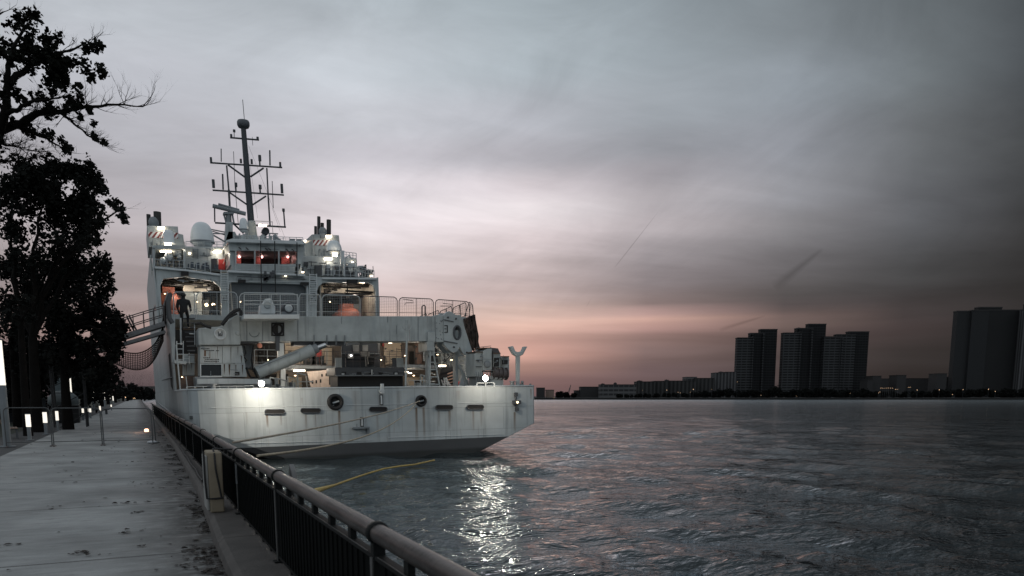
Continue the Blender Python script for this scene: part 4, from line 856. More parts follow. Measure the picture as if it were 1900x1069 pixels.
# knuckle head of the boom
ov = [S(848.2 + 6.4 * math.cos(2 * math.pi * k / 18), 617 + 12.5 * math.sin(2 * math.pi * k / 18), 41.0) for k in range(18)]
head_o = [S(*q_, 41.0) for q_ in ((823.6, 585), (827, 581), (833, 577.3), (838, 579), (846, 584.3), (855, 584.3), (862, 607), (876.5, 652), (874.5, 658.5), (868, 661), (861, 658), (857, 652), (853, 644), (850, 650), (846, 654), (840, 654.5), (832, 649), (824, 640))]
hd = holed(head_o, [ov], Vector((0, .35, 0))); hd.build('boom_head', m_crane, boom, bev=.02)
hd2 = [Vector((v.x, v.y + 1.15, v.z)) for v in head_o]; ov2 = [Vector((v.x, v.y + 1.15, v.z)) for v in ov]
holed(hd2, [ov2], Vector((0, .35, 0))).build('boom_head', m_crane, boom)
MB().path(ov, .06, 6, closed=True).build('head_eye_rim', m_dkgrey, boom)
b = MB(); P([(842, 604), (855, 604), (855, 611), (842, 613)], 41.4, .7, b); b.build('head_cross_beam', m_dkgrey, boom)
b = MB()
for x, y in ((831, 589), (846, 591.5), (866, 654), (842, 644)): MB().lathe([(.055, .03), (.055, -.05), (.01, -.06)], S(x, y, 41.0), 12, 'y').build('head_pin', m_dkgrey, boom)
b = MB(); P([(824, 592.5), (842, 596.5), (842, 597.6), (824, 594)], 40.95, .1, b); P([(824, 632), (849, 636.5), (849, 638), (824, 633.6)], 40.95, .1, b); b.build('head_flange', m_dkgrey, boom)
b = MB()     # the dark bracket mark painted on the boom head
Rr(824.6, 603.5, 831, 605.3, 40.985, .02, b); Rr(829.2, 605.3, 831, 617.5, 40.985, .02, b); Rr(824.6, 616, 829.2, 617.5, 40.985, .02, b); Rr(824.6, 609.6, 828.2, 611, 40.985, .02, b)
b.build('painted_mark', m_black, boom)
# square aperture with a ring on the boom
b = MB()
for q in ((503.5, 599, 527.5, 601.5), (503.5, 621, 527.5, 623.5), (503.5, 601.5, 506, 621), (525, 601.5, 527.5, 621)): Rr(*q, 41.12, .1, b)
b.path([S(515.5 + 8.5 * math.cos(t_ * .3491), 611 + 9.2 * math.sin(t_ * .3491), 41.1) for t_ in range(18)], .055, 6, closed=True); b.build('towing_eye', m_black, boom)
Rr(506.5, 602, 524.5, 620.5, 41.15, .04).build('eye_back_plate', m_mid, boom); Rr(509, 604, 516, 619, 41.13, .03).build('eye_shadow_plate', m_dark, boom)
Rr(512, 624, 519, 651, 41.0, .2).build('eye_hanger', m_dkgrey, boom)
b = MB(); b.path([S(472 + 9 * math.cos(a_ / 10 * 3.14), 617 + 8 * math.sin(a_ / 10 * 3.14), 41.17) for a_ in range(11)], .02, 5); b.build('weld_arc', m_mid, boom)
b = MB(); b.path([S(755 + 8.8 * math.cos(a_ / 10 * 3.14), 604 + 8.5 * math.sin(a_ / 10 * 3.14), 39.6) for a_ in range(11)], .018, 5); T(b, (755.5, 594), (752.5, 719), 39.6, 1.9, n=8); T(b, (754.3, 594), (754.6, 612), 39.6, 2.4, n=8); b.build('mooring_mast', m_crane, ship)
# maintenance platform on the boom with two winches
Rr(452, 583.5, 555.5, 592, 39.9, 1.6).build('winch_platform', m_pale, ship, bev=.03)
b = MB(); c = S(496, 566, 40.6); u = upp(496, 40.6)
P([(482, 582), (483, 566), (490, 560), (492, 555), (500, 553.5), (505, 556), (508, 566), (511, 568), (511, 582)], 40.6, .6, b); w1 = b.build('winch_housing', m_pale, ship, bev=.02)
MB().lathe([(6.5 * u, .02), (6.5 * u, -.05), (5 * u, -.07), (3 * u, -.03), (.01, -.03)], c + Vector((.1 * u, 0, 0)), 22, 'y').build('winch_cap', m_crane, w1)
c = S(535.5, 572, 40.6); b = MB(); b.lathe([(11 * u, .7), (11 * u, .1), (9.5 * u, .0), (9.5 * u, -.02)], c, 22, 'y'); w2 = b.build('winch_drum', m_dkgrey, ship)
MB().lathe([(7 * u, .0), (6.6 * u, -.12), (4 * u, -.17), (2 * u, -.12), (.01, -.14)], c, 20, 'y').build('winch_cap', m_pale, w2); Rr(523, 578, 551, 583, 40.6, .6).build('winch_base', m_mid, w2)
b = MB()
for y in (546, 558, 564.5): T(b, (453, y), (552.5, y + .6), 40.0, .7)
for x in (453, 484, 503, 520, 552): T(b, (x, 545.6), (x, 584), 40.0, .8)
b.build('platform_rail', m_rail, ship)
b = MB(); b.path([S(*q, 40.7) for q in ((412, 603), (420, 592), (428, 583), (436, 577), (444, 574), (447, 578), (447, 586))], .09, 7); b.path([S(*q, 40.6) for q in ((361, 601), (372, 600), (384, 606), (392, 608))], .07, 6)
b.path([S(*q, 40.6) for q in ((411, 602), (424, 590), (440, 582))], .05, 6); b.build('hydraulic_hose', m_black, crane)
# slewing column, panels, notices
P([(371, 641), (449, 641), (459, 700), (371, 698)], 41.3, 1.6).build('crane_column', m_ped, ship, bev=.03)
pan = Rr(371.6, 642.5, 411.5, 673.5, 41.22, .1).build('notice_panel', m_ped, crane); P([(413, 642), (447.5, 642), (454, 674), (413, 674)], 41.24, .08).build('column_panel', m_ped, crane)
P([(413, 675.5), (454.2, 675.5), (457.5, 699), (413.5, 699)], 41.24, .08).build('column_panel', m_ped, crane)
b = MB()
for x0, x1, y in ((373, 390, 647), (381, 398, 650.5), (401, 407, 650.8), (377, 391, 664), (381, 407, 667), (379, 407, 670.5)):
    x = x0
    while x < x1 - 1: w = random.uniform(1.0, 3.6); Rr(x, y - .8, min(x + w, x1), y + .8, 41.205, .02, b); x += w + .8
b.build('notice_lettering', m_black, pan)
b = MB(); Rr(389, 652, 390, 664, 41.2, .02, b); Rr(379, 650, 382, 661, 41.2, .02, b); b.build('rust_run', mat('rust_brown', (.16, .07, .03), .8, var=.4), pan)
Rr(373, 676, 411, 698, 41.2, .05).build('operator_window', m_glass, crane)
b = MB()
for q in ((371.6, 675, 412.6, 676.5), (371.6, 697.5, 412.6, 699.5), (371.6, 676.5, 373.2, 697.5), (411, 676.5, 412.6, 697.5)): Rr(*q, 41.12, .12, b)
b.build('window_frame', m_pale, crane)
Rr(436, 690, 444.5, 696.5, 41.2, .06).build('column_vent', m_dark, crane)
b = MB(); P([(362, 699), (459, 703), (459, 712), (490, 708), (503, 710), (503, 719), (364, 718)], 41.0, 2.2, b); b.build('crane_base_skirt', m_mid, ship); Rr(366, 703, 502, 712.5, 40.6, .2).build('base_rim', m_hullgrey, crane)
b = MB(); c = S(432, 722, 42.4); b.lathe([(1.9, 0), (1.9, .26), (1.75, .26), (1.75, 0)], c - Vector((0, 0, .3)), 30); b.build('slew_ring', m_dkgrey, crane)
b = MB(); c = S(425, 735, 42.4); b.lathe([(1.5, -1.2), (1.5, .6)], c, 26); b.build('crane_pedestal', m_mid, crane)
b = MB(); P([(449, 640), (470, 640), (468, 676), (455, 690)], 42.6, .2, b); b.build('column_side_cover', m_mid, crane)
b = MB(); b.path([S(*q, 41.4) for q in ((453, 641), (456, 655), (452, 662), (458, 668), (453, 675), (455, 682), (460, 690))], .04, 5); b.path([S(*q, 41.3) for q in ((457, 682), (461, 693), (466, 701), (477, 701), (470, 684))], .06, 6); b.path([S(*q, 41.5) for q in ((470, 641), (467, 668), (470, 690))], .05, 5); b.build('hydraulic_hose', m_black, crane)
# hydraulic cylinder
b = MB(); A, Bq = S(477, 692, 41.2), S(580, 649.5, 41.2); u = upp(520, 41.2); b.tube(A, Bq, 11.2 * u, n=24); b.build('hydraulic_cylinder', m_crane, boom)
MB().tube(Bq, S(589, 645.8, 41.2), 8.6 * u, n=20).build('cylinder_gland', m_mid, boom); MB().tube(S(588, 646, 41.2), S(604, 640, 41.2), 5 * u, n=16).build('piston_rod', mat('bright_chrome_rod', (.6, .6, .6), .2, 1.0, var=.05), boom)
b = MB(); T(b, (481, 681.5), (552, 653), 40.85, .8); b.build('cylinder_pipe', m_mid, boom)
# boom rest on the starboard side, with its ladder and struts
b = MB(); Rr(794, 616, 808, 634.5, 41.0, .3, b); Rr(792.5, 634.5, 806, 651, 41.0, 1.5, b); rest = b.build('boom_rest_saddle', m_crane, ship, bev=.02)
b = MB(); Rr(793.5, 651, 799, 721, 41.4, .4, b); P([(793, 651), (806, 651), (803, 660), (796, 660)], 41.2, .6, b); b.build('boom_rest_post', m_crane, rest)
ladder(798.5, 803.5, 652, 720, 40.8, m_crane, rest, 5, 'ladder', 797, 816.5, 1.5)
b = MB(); Rr(845, 653, 850.5, 720, 41.6, .4, b); b.build('head_post', m_crane, rest)
b = MB(); T(b, (851, 676), (869, 722), 41.4, 2.4, n=8); T(b, (856, 684), (873, 722), 41.8, 1.2); b.build('rest_strut', m_crane, rest)

# ---------------- space under the flight deck
BK = 53.5
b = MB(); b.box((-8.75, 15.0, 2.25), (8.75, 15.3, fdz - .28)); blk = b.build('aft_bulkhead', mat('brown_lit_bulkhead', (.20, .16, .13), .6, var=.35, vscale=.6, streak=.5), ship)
def panel(q, d, th, m, name='bulkhead_panel'): return Rr(*q, d, th).build(name, m, blk)
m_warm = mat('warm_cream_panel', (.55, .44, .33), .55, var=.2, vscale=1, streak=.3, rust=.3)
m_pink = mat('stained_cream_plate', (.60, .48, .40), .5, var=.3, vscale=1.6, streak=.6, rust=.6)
BD = 51.7
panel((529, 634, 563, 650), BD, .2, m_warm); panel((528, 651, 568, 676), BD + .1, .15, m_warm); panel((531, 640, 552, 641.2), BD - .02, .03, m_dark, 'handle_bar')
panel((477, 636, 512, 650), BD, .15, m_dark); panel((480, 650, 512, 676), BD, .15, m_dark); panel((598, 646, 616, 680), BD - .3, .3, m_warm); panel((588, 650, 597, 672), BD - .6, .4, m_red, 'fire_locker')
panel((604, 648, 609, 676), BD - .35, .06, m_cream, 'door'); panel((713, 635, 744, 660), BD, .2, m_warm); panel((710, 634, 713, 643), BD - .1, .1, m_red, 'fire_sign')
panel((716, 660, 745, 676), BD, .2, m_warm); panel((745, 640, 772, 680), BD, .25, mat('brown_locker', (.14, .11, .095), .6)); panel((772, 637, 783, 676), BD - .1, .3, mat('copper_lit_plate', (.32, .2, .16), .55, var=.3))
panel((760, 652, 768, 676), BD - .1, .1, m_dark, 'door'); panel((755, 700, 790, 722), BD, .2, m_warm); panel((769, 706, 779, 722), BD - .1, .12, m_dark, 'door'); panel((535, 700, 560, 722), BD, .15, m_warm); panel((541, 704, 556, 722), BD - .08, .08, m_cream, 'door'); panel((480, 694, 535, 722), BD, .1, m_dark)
panel((800, 637, 846, 690), BD, .1, m_dkgrey)
MB().lathe([(.16, 0), (.16, -.1), (.05, -.12), (.01, -.12)], S(481.5, 641.5, 51.2), 16, 'y').build('life_ring', mat('salmon_ring', (.7, .3, .22), .5), blk)
# mid-level catwalk with guard rails
P([(470, 675), (628, 679), (628, 685), (470, 683)], 47.6, 3.5).build('catwalk', m_mid, ship, bev=.02)
rail([(472, 649), (520, 649.5)], 47.5, 27, m_rail, ship, posts=3); rail([(548, 650), (626, 653)], 47.5, 28, m_raildk, ship, posts=9, mids=3)
b = MB(); rnd = random.Random(52)
for k in range(12): x = rnd.uniform(560, 600); Rr(x, 680 - rnd.uniform(4, 20), x + rnd.uniform(2, 8), 680, 48.5, .5, b)
b.build('deck_stores', mat('dull_blue_store', (.04, .05, .055), .6), ship)
P([(745, 676), (895, 680), (895, 686), (745, 682)], 47.6, 3.5).build('catwalk', m_mid, ship, bev=.02)
rail([(806, 645), (820, 645), (834, 645.5)], 46.6, 32, m_rail, ship, posts=3, mids=3); rail([(852, 666), (900, 667)], 45.6, 54, m_rail, ship, posts=6, mids=5)
b = MB()
for x0, y0, x1, y1, d in ((797.5, 651, 795.5, 668, 47), (786.5, 652, 786.5, 670, 47)): T(b, (x0, y0), (x1, y1), d, 1.1)
b.build('catwalk_post', m_rail, ship)
Rr(516, 637, 527, 676, 47.4, .3).build('deck_pillar', m_hullgrey, ship); Rr(521.5, 684, 530, 722, 47.4, .3).build('deck_pillar', m_hullgrey, ship); Rr(514, 692, 518, 722, 48, .2).build('deck_pillar', m_warm, ship)
# curved plate with scuttles, lit warm
cp = P([(570, 690), (619, 685), (622, 722), (578, 722)], 47.2, .15).build('curved_screen', m_pink, ship)
b = MB()
for x, y, h in ((597.5, 696.5, 5), (605.5, 695.5, 5), (613.5, 694, 7), (580, 709, 6), (587, 708.5, 6), (595, 707, 6.5), (612, 706, 16)): b.prism(stadium(x, y, 3.2, h, 47.16) if h < 3.2 else [S(x + dx_, y + dy_, 47.16) for dx_, dy_ in ((-1.4, -h / 2), (1.4, -h / 2), (1.4, h / 2), (-1.4, h / 2))], (0, .03, 0))
b.build('scuttle', m_dark, cp)
b = MB(); Rr(545, 686.5, 566, 689.3, 47.0, .1, b); tl_ = b.build('deck_lamp', m_tube, ship)
for px, py, e in ((555, 692, 26), (600, 684, 40), (720, 640, 0)):
    if e: pl('deck_lamp_light', e, S(px, py, 46.2), r=.2)
pl('deck_lamp_light', 26, S(545, 642, 49.8), r=.2); pl('deck_lamp_light', 24, S(605, 643, 49.8), r=.2); pl('deck_lamp_light', 24, S(733, 644, 49.8), r=.2); pl('deck_lamp_light', 12, S(780, 648, 49.8)); pl('deck_lamp_light', 22, S(765, 703, 49.5)); pl('deck_lamp_light', 22, S(545, 700, 49.8))
MB().ball(S(724, 634.5, 43.6), .19, 14, .45).build('deck_lamp', m_tube, ship); pl('deck_lamp_light', 15, S(724, 637, 44))
MB().ball(S(777, 634.5, 46), .1, 10, .5).build('deck_lamp', m_tube, ship); Rr(815, 677.5, 827.5, 680, 45.8, .1).build('deck_lamp', m_tube, ship); pl('deck_lamp_light', 12, S(821, 683, 45.6)); Rr(827, 691, 829, 699, 46, .1).build('lit_post', m_cream, ship)
MB().ball(S(585, 637, 43), .1, 10).build('deck_lamp', lamp_mat('lit_amber_lamp', '#ffb070', 5), ship)
for x, y in ((755, 690), (761, 692.5)): Rr(x - 3, y - .6, x + 3, y + .6, 50, .1).build('deck_lamp', m_tube, ship)
# dark winch house in the middle of the quarterdeck
wh = MB(); Rr(622, 682, 751, 697, 43.2, 2.2, wh); Rr(626, 697, 748, 724, 43.6, 1.8, wh); wh = wh.build('winch_house', m_dkgrey, ship, bev=.02)
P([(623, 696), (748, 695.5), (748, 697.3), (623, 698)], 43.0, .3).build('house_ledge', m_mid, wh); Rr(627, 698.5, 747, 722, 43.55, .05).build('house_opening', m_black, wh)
b = MB()
for x in (638.5, 666.5, 690, 707, 735): Rr(x - 4, 690, x + 4, 695, 43.15, .05, b)
b.build('house_scuttle', m_black, wh)
b = MB(); T(b, (690, 686), (690, 696), 43, 1.1); Rr(634.5, 692.5, 639, 695.5, 43, .1, b); Rr(733, 691.5, 737.5, 695, 43, .1, b); b.build('house_fitting', m_pale, wh)
for q in ((622.5, 664, 634, 681.5), (736.5, 664, 748.5, 681.5)): Rr(*q, 43.4, .15).build('vent_flap', m_super, wh)
Rr(728.5, 664, 736, 681, 43.5, .1).build('vent_flap', m_dkgrey, wh)
cb = MB(); Rr(634, 655.5, 704, 682, 44.6, .15, cb); 
for q in ((634, 634, 637, 655.5), (667, 634, 672, 655.5), (701, 634, 705, 655.5), (634, 634, 705, 637)): Rr(*q, 44.6, .15, cb)
cb = cb.build('winch_cab', m_dkgrey, ship); Rr(634, 634, 705, 682, 46.6, .1).build('cab_back_wall', m_dkgrey, cb)
P([(634, 655), (704, 655.5), (704, 657), (634, 656.5)], 44.5, .1).build('cab_sill', m_mid, cb); P([(644, 634), (667, 634), (667, 637), (645, 641)], 44.3, .3).build('cab_visor', m_mid, cb)
b = MB(); Rr(646, 657, 656, 665, 44.3, .3, b); Rr(672, 652, 686, 662, 44.2, .4, b); T(b, (678, 660), (679, 680), 44.2, 1.2); T(b, (682, 662), (683, 676), 44.1, .8); P([(655, 640), (667, 640), (667, 654), (656, 654)], 46.4, .1, b); P([(673, 640), (683, 640), (683, 652), (673, 652)], 46.4, .1, b); b.build('cab_console', mat('console_pale', (.33, .31, .28), .5, var=.3), cb)
MB().ball(S(651.5, 660, 44.2), .06, 8).build('cab_lamp', lamp_mat('lit_cab_lamp', '#ffffff', 5), cb)
b = MB(); Rr(684, 664, 694, 676, 44.3, .3, b); Rr(640, 660, 700, 660.8, 44.4, .05, b); Rr(640, 667, 700, 667.7, 44.4, .05, b); b.build('cab_gear', m_black, cb)
# coiled hose and dark tank near the boom rest
b = MB(); P([(818, 683), (846, 680), (850, 690), (848, 721), (820, 721), (815, 700)], 44.5, .8, b); rk = b.build('rope_locker', m_black, ship)
b = MB()
for k in range(5): T(b, (830, 694 + k * 6), (850, 687 + k * 6), 44.2, 1.3)
b.build('locker_strap', mat('copper_strap', (.32, .2, .15), .5), rk)
b = MB(); rnd = random.Random(61)
for k in range(12): T(b, (rnd.uniform(818, 834), rnd.uniform(700, 712)), (rnd.uniform(822, 840), rnd.uniform(712, 721)), 44.0, 1.1)
b.build('coiled_hose', m_pale, ship)
b = MB(); c = S(859, 722, 43.6); b.lathe([(.25, .3), (.42, .3), (.5, .1), (.5, -.1), (.42, -.3), (.25, -.3)], c, 24, 'y'); b.build('hose_reel', m_red, ship); P([(850, 722), (858, 696), (864, 720)], 43.2, .1).build('reel_cover', m_pale, ship)
b = MB(); rnd = random.Random(62)
for k in range(26): x = rnd.uniform(822, 846); y = rnd.uniform(637, 676); T(b, (x, y), (x + rnd.uniform(-6, 6), y + rnd.uniform(4, 16)), rnd.uniform(46, 50), rnd.uniform(.6, 1.6))
b.build('hanging_gear', m_dkgrey, ship)
# starboard winch cluster
wd = 39.6
wc = MB(); P([(881, 656), (884, 653), (896, 652), (896, 699), (881, 699)], wd, 1.3, wc); P([(896, 652), (904, 646.5), (913, 644.5), (913, 686), (896, 688)], wd - .1, 1.5, wc); P([(915, 656), (929, 656), (929, 683), (915, 683)], wd, 1.2, wc); P([(930, 662), (945, 662), (945, 700), (938, 698), (930, 690)], wd + .1, 1.1, wc)
wc = wc.build('anchor_winch', m_crane, ship, bev=.03)
P([(899, 651), (910, 645), (924, 646.5), (928.5, 656), (915, 657)], wd + .6, .6).build('winch_hood', m_raildk, wc)
b = MB(); A, Bq = S(913, 692, wd), S(941, 694, wd); u = upp(925, wd); b.tube(A, Bq, 8.5 * u, n=18)
for f in (.05, .35, .62, .9): b.tube(A.lerp(Bq, f), A.lerp(Bq, f + .06), 11.5 * u, n=20)
b.build('rope_drum', m_raildk, wc)
b = MB(); Rr(911, 701, 934, 722, wd, 1.2, b); Rr(908, 698, 937, 703, wd - .1, 1.4, b); b.build('winch_bed', m_ped, wc); Rr(883, 699, 910, 722, wd + .3, 1.0).build('winch_bed', m_mid, wc)
b = MB()
for k in range(8): x = 884 + k * 4; T(b, (x, 690), (x + 1, 720), wd - .2, .6)
b.build('winch_piping', m_mid, wc)
# forked rope guide on the starboard quarter
b = MB(); q = 37.9
P([(958.5, 659), (965.5, 659), (964.6, 719), (959.2, 719)], q, .18, b); P([(945, 643.5), (952.5, 642), (956.5, 651.5), (960, 653), (965, 653), (969, 651.5), (972.5, 643), (979, 643), (971, 658), (965.5, 661), (958.5, 661), (952.5, 657)], q - .02, .25, b); b.build('rope_guide_fork', m_super, ship, bev=.03)
b = MB(); Rr(966, 712, 972, 719, q, .3, b); b.ball(S(969, 709.5, q), .09, 8); b.tube(S(984, 722, q), S(984, 712, q), .06, n=8); Rr(950, 714, 956, 720, q, .3, b); b.build('quarter_fitting', m_mid, ship)
# stair tower and tanks on the port quarter
b = MB(); Rr(340.5, 657, 361, 697, 42.8, .9, b); Rr(338, 672.5, 363, 674, 42.7, 1.0, b); b.build('deck_tank', m_ped, ship, bev=.02); Rr(335, 698, 360, 731, 42.6, .3).build('deck_locker', mat('brown_rusty_locker', (.12, .085, .07), .7, var=.4), ship)
ladder(328, 340, 633, 672, 41.8, m_pale, ship, 4); ladder(340, 351, 655, 676, 42, m_pale, ship, 3)
b = MB(); Rr(318.5, 588, 325, 672, 43.4, .3, b); T(b, (327, 640), (335, 728), 41.2, 1.4); T(b, (335, 590), (336, 640), 42.6, 1.6); T(b, (345, 698), (349, 731), 41, .9); P([(323, 668), (345, 670), (346, 676), (324, 674)], 41.6, 1.2, b); b.build('stair_tower', m_hullgrey, ship)
b = MB()
for k in range(9): y = 590 + k * 8.5; P([(340 + k * 1.2, y), (362, y), (362, y + 1.6), (340 + k * 1.2, y + 1.6)], 43 - k * .25, .3).build('stair_tread', m_dkgrey, ship)
b = MB(); Rr(325, 612, 366, 656, 44.5, .2, b); b.build('stair_screen', m_dark, ship)
b = MB(); T(b, (351, 619), (361, 620), 41.6, 1.0); T(b, (361, 600), (361.5, 640), 41.6, .7); b.build('stair_hand_rail', m_rail, ship)
b = MB(); b.path([S(*q, 42) for q in ((316, 545), (312, 560), (314, 590), (320, 600))], .12, 6); b.build('rope_coil', m_dkgrey, ship)
# floodlights over the stern
for px, py, d, e, r in ((485, 712, 36.5, 215, .12), (901, 702, 36.55, 90, .135)):
    fl = MB().lathe([(r * 1.25, .25), (r * 1.25, .02), (r * 1.05, 0), (r * 1.05, .2)], S(px, py, d), 20, 'y').build('floodlight', m_dkgrey, ship)
    MB().lathe([(.01, -.07), (r * .5, -.06), (r * .9, -.02), (r * 1.04, .04)], S(px, py, d), 20, 'y').build('floodlight_lens', m_flood, fl)
    b = MB(); w = 16; T(b, (px - w, py + 9), (px + w, py + 8), 37, 1.2); T(b, (px - w, py + 8), (px - w, py + 17), 37, 1.5); T(b, (px + w, py + 8), (px + w, py + 17), 37, 1.5); T(b, (px, py + 3), (px, py + 16), 37, 1.2); b.build('floodlight_bracket', m_pale, fl)
    q = S(px, py, d); pl('floodlight_light', e, q + Vector((0, -.9, -.2)), (1, .89, .74), .16)

# ------------------------------------------------------------------ things aboard that are not the ship
W_ = lambda v: SO + Matrix.Rotation(HEEL, 3, 'Y') @ v          # ship frame -> world
def lifeboat(c, L_, w, h, label):
    r = empty('lifeboat', W_(c)); tag(r, label, 'lifeboat', 'orange boats stowed in the ship\'s bays')
    def loft(pr):
        vs, fs = [], []; k = 14; n_ = 12
        for i in range(k + 1):
            f = i / k; e = math.sin(math.pi * min(1, max(0, .04 + .92 * f))) ** .55; y = (f - .5) * L_
            for j in range(n_): a = 2 * math.pi * j / n_; vs.append((math.cos(a) * w / 2 * e, y, pr(math.sin(a)) * (.4 + .6 * e)))
        for i in range(k):
            for j in range(n_): fs.append((i * n_ + j, i * n_ + (j + 1) % n_, (i + 1) * n_ + (j + 1) % n_, (i + 1) * n_ + j))
        fs += [tuple(range(n_)), tuple(range(k * n_, (k + 1) * n_))]; return MB().add(vs, fs, True)
    loft(lambda s_: h * .42 + (s_ * h * .58 if s_ > 0 else s_ * h * .02)).build('canopy', m_orange, r)
    loft(lambda s_: h * .40 + (s_ * h * .40 if s_ < 0 else s_ * .02)).build('hull', m_orange, r)
    b = MB(); b.path([(math.cos(a) * w * .5, math.sin(a) * L_ * .48, h * .41) for a in [2 * math.pi * i / 24 for i in range(24)]], .05, 6, closed=True); b.build('grab_line', m_dkgrey, r)
    b = MB(); b.box((-w * .2, -L_ * .1, h * .9), (w * .2, L_ * .15, h * 1.12)); b.build('hatch', m_orange, r)
    return r
c = S(656, 589, 68.5); lifeboat(Vector((c.x, c.y + 2.5, c.z - .95)), 6.5, 2.6, 2.1, 'orange lifeboat stowed in the lit starboard bay behind the guard rail')
c = S(318, 588, 68); lifeboat(Vector((c.x, c.y + 2.5, c.z - .1)), 6.0, 2.3, 2.4, 'orange lifeboat in the port bay behind the person on the stairs')

# people: one continuous skinned body each, hair as a child
def person(loc, rz, J, label, m, scale=1.0, group=None):
    """J: joint name -> (x, y, z) in metres, feet at z = 0"""
    V, Rad, E = [], [], []
    def add(p, r, par=None):
        V.append(p); Rad.append(r); i = len(V) - 1
        if par is not None: E.append((par, i))
        return i
    hip = add(J['hip'], .14); waist = add(J['waist'], .14, hip); chest = add(J['chest'], .165, waist); neck = add(J['neck'], .058, chest); hd_ = add(J['head0'], .075, neck); h2 = add(J['head1'], .095, hd_); add(J['head2'], .075, h2)
    face = add(tuple(Vector(J['head1']) + Vector((0, J.get('fy', .085), -.03))), .03, h2)
    for s_ in 'LR':
        sh = add(J['sh' + s_], .078, chest); e = add(J['el' + s_], .056, sh); w = add(J['wr' + s_], .030, e)
        d = (Vector(J['wr' + s_]) - Vector(J['el' + s_])).normalized(); pm = add(tuple(Vector(J['wr' + s_]) + d * .07), .034, w)
        pv = Vector(V[pm]); sd = d.orthogonal().normalized()
        for k in range(4): q = pv + sd * (k - 1.5) * .02 + d * .045; i = add(tuple(q), .009, pm); add(tuple(q + d * (.03 + .008 * (k in (1, 2)))), .007, i)
        i = add(tuple(Vector(J['wr' + s_]) + d * .05 + sd * .05), .010, w)
        th = add(J['th' + s_], .085, hip); kn = add(J['kn' + s_], .058, th); an = add(J['an' + s_], .042, kn); hl = add(tuple(Vector(J['an' + s_]) + Vector((0, 0, -.06))), .042, an); add(tuple(Vector(J['an' + s_]) + Vector((0, .16, -.075))), .032, hl)
    me = bpy.data.meshes.new('person'); me.from_pydata(V, E, []); o = bpy.data.objects.new('person', me); col.objects.link(o)
    o.modifiers.new('skin', 'SKIN'); me.skin_vertices[0].data[0].use_root = True
    for i, r in enumerate(Rad): me.skin_vertices[0].data[i].radius = (r, r)
    ss = o.modifiers.new('sub', 'SUBSURF'); ss.levels = 1; ss.render_levels = 1
    me.materials.append(m); o.location = loc; o.rotation_euler = (0, 0, rz); o.scale = (scale * 1.18, scale * 1.18, scale)
    hv = Vector(J['head1']); MB().lathe([(.01, -.05), (.102, -.03), (.108, .03), (.09, .09), (.05, .125), (.01, .135)], hv + Vector((0, -.015, .015)), 14).build('hair', m_black, o)
    return tag(o, label, 'person', group)
m_cloth = mat('dark_work_clothes', (.014, .014, .016), .9, var=.2)
climb = dict(hip=(0, 0, .98), waist=(0, .03, 1.12), chest=(0, .07, 1.36), neck=(0, .09, 1.52), head0=(0, .10, 1.58), head1=(0, .12, 1.67), head2=(0, .12, 1.74),
    shL=(-.2, .07, 1.42), elL=(-.24, .05, 1.13), wrL=(-.22, .18, .95), shR=(.2, .07, 1.42), elR=(.24, .1, 1.14), wrR=(.23, .3, 1.05),
    thL=(-.1, 0, .9), knL=(-.11, .10, .5), anL=(-.11, -.02, .09), thR=(.1, .02, .92), knR=(.11, .32, .72), anR=(.11, .22, .32))
q = W_(S(343, 612, 42.6)); person((q.x, q.y, q.z - .06), R_(-10), climb, 'person in dark clothes seen from behind, climbing the stairs by the orange boat', m_cloth, 1.05)
stand = dict(hip=(0, 0, .98), waist=(0, 0, 1.12), chest=(0, .01, 1.36), neck=(0, .02, 1.52), head0=(0, .03, 1.58), head1=(0, .05, 1.67), head2=(0, .05, 1.74),
    shL=(-.2, .0, 1.42), elL=(-.26, -.02, 1.13), wrL=(-.24, .06, .88), shR=(.2, .0, 1.42), elR=(.26, -.02, 1.13), wrR=(.24, .06, .88),
    thL=(-.1, 0, .9), knL=(-.11, .03, .5), anL=(-.12, 0, .09), thR=(.1, 0, .9), knR=(.11, .03, .5), anR=(.12, 0, .09))
q = W_(S(397.5, 573, 58)); person((q.x, q.y, (W_(Vector((0, 0, fdz)))).z - .08), R_(170), stand, 'person standing on the flight deck behind the netted rail, below two round lamps', m_cloth)

# gangway from the ship to the quay, with its safety net
gd = 50.0
gw = empty('gangway', on_y(228, 632, gd)); tag(gw, 'pale metal gangway with guard rails sloping from the ship to the trees ashore', 'gangway')
def G(px, py, d=gd): return on_y(px, py, d) - gw.location
A, Bq = G(306, 601), G(150, 650); A2 = A + Vector((0, 1.3, .0)); B2 = Bq + Vector((0, 1.3, 0))
m_gw = mat('gangway_aluminium', (.30, .30, .31), .4, .4, var=.2)
b = MB()
for p_, q_ in ((A, Bq), (A2, B2)): b.tube(p_, q_, .16, n=4); b.tube(p_ - Vector((0, 0, .45)), q_ - Vector((0, 0, .30)), .12, n=4)
for k in range(15): f = (k + .5) / 15; b.tube(A.lerp(Bq, f), A2.lerp(B2, f), .06, n=4)
b.prism([A + Vector((0, 0, .12)), Bq + Vector((0, 0, .12)), B2 + Vector((0, 0, .12)), A2 + Vector((0, 0, .12))], (0, 0, .05))
b.build('walkway', m_gw, gw)
b = MB()
for p_, q_ in ((A, Bq), (A2, B2)):
    for h in (.55, 1.05): b.tube(p_ + Vector((0, 0, h)), q_ + Vector((0, 0, h)), .03, n=5)
    for k in range(9): f = k / 8; v = p_.lerp(q_, f); b.tube(v, v + Vector((-.0, 0, 1.05)), .028, n=5)
    for f in (.33, .36): v = p_.lerp(q_, f); b.tube(v, v + Vector((-.4, 0, 1.0)), .03, n=5)
b.build('hand_rail', m_raildk, gw)
b = MB(); q0 = Bq; 
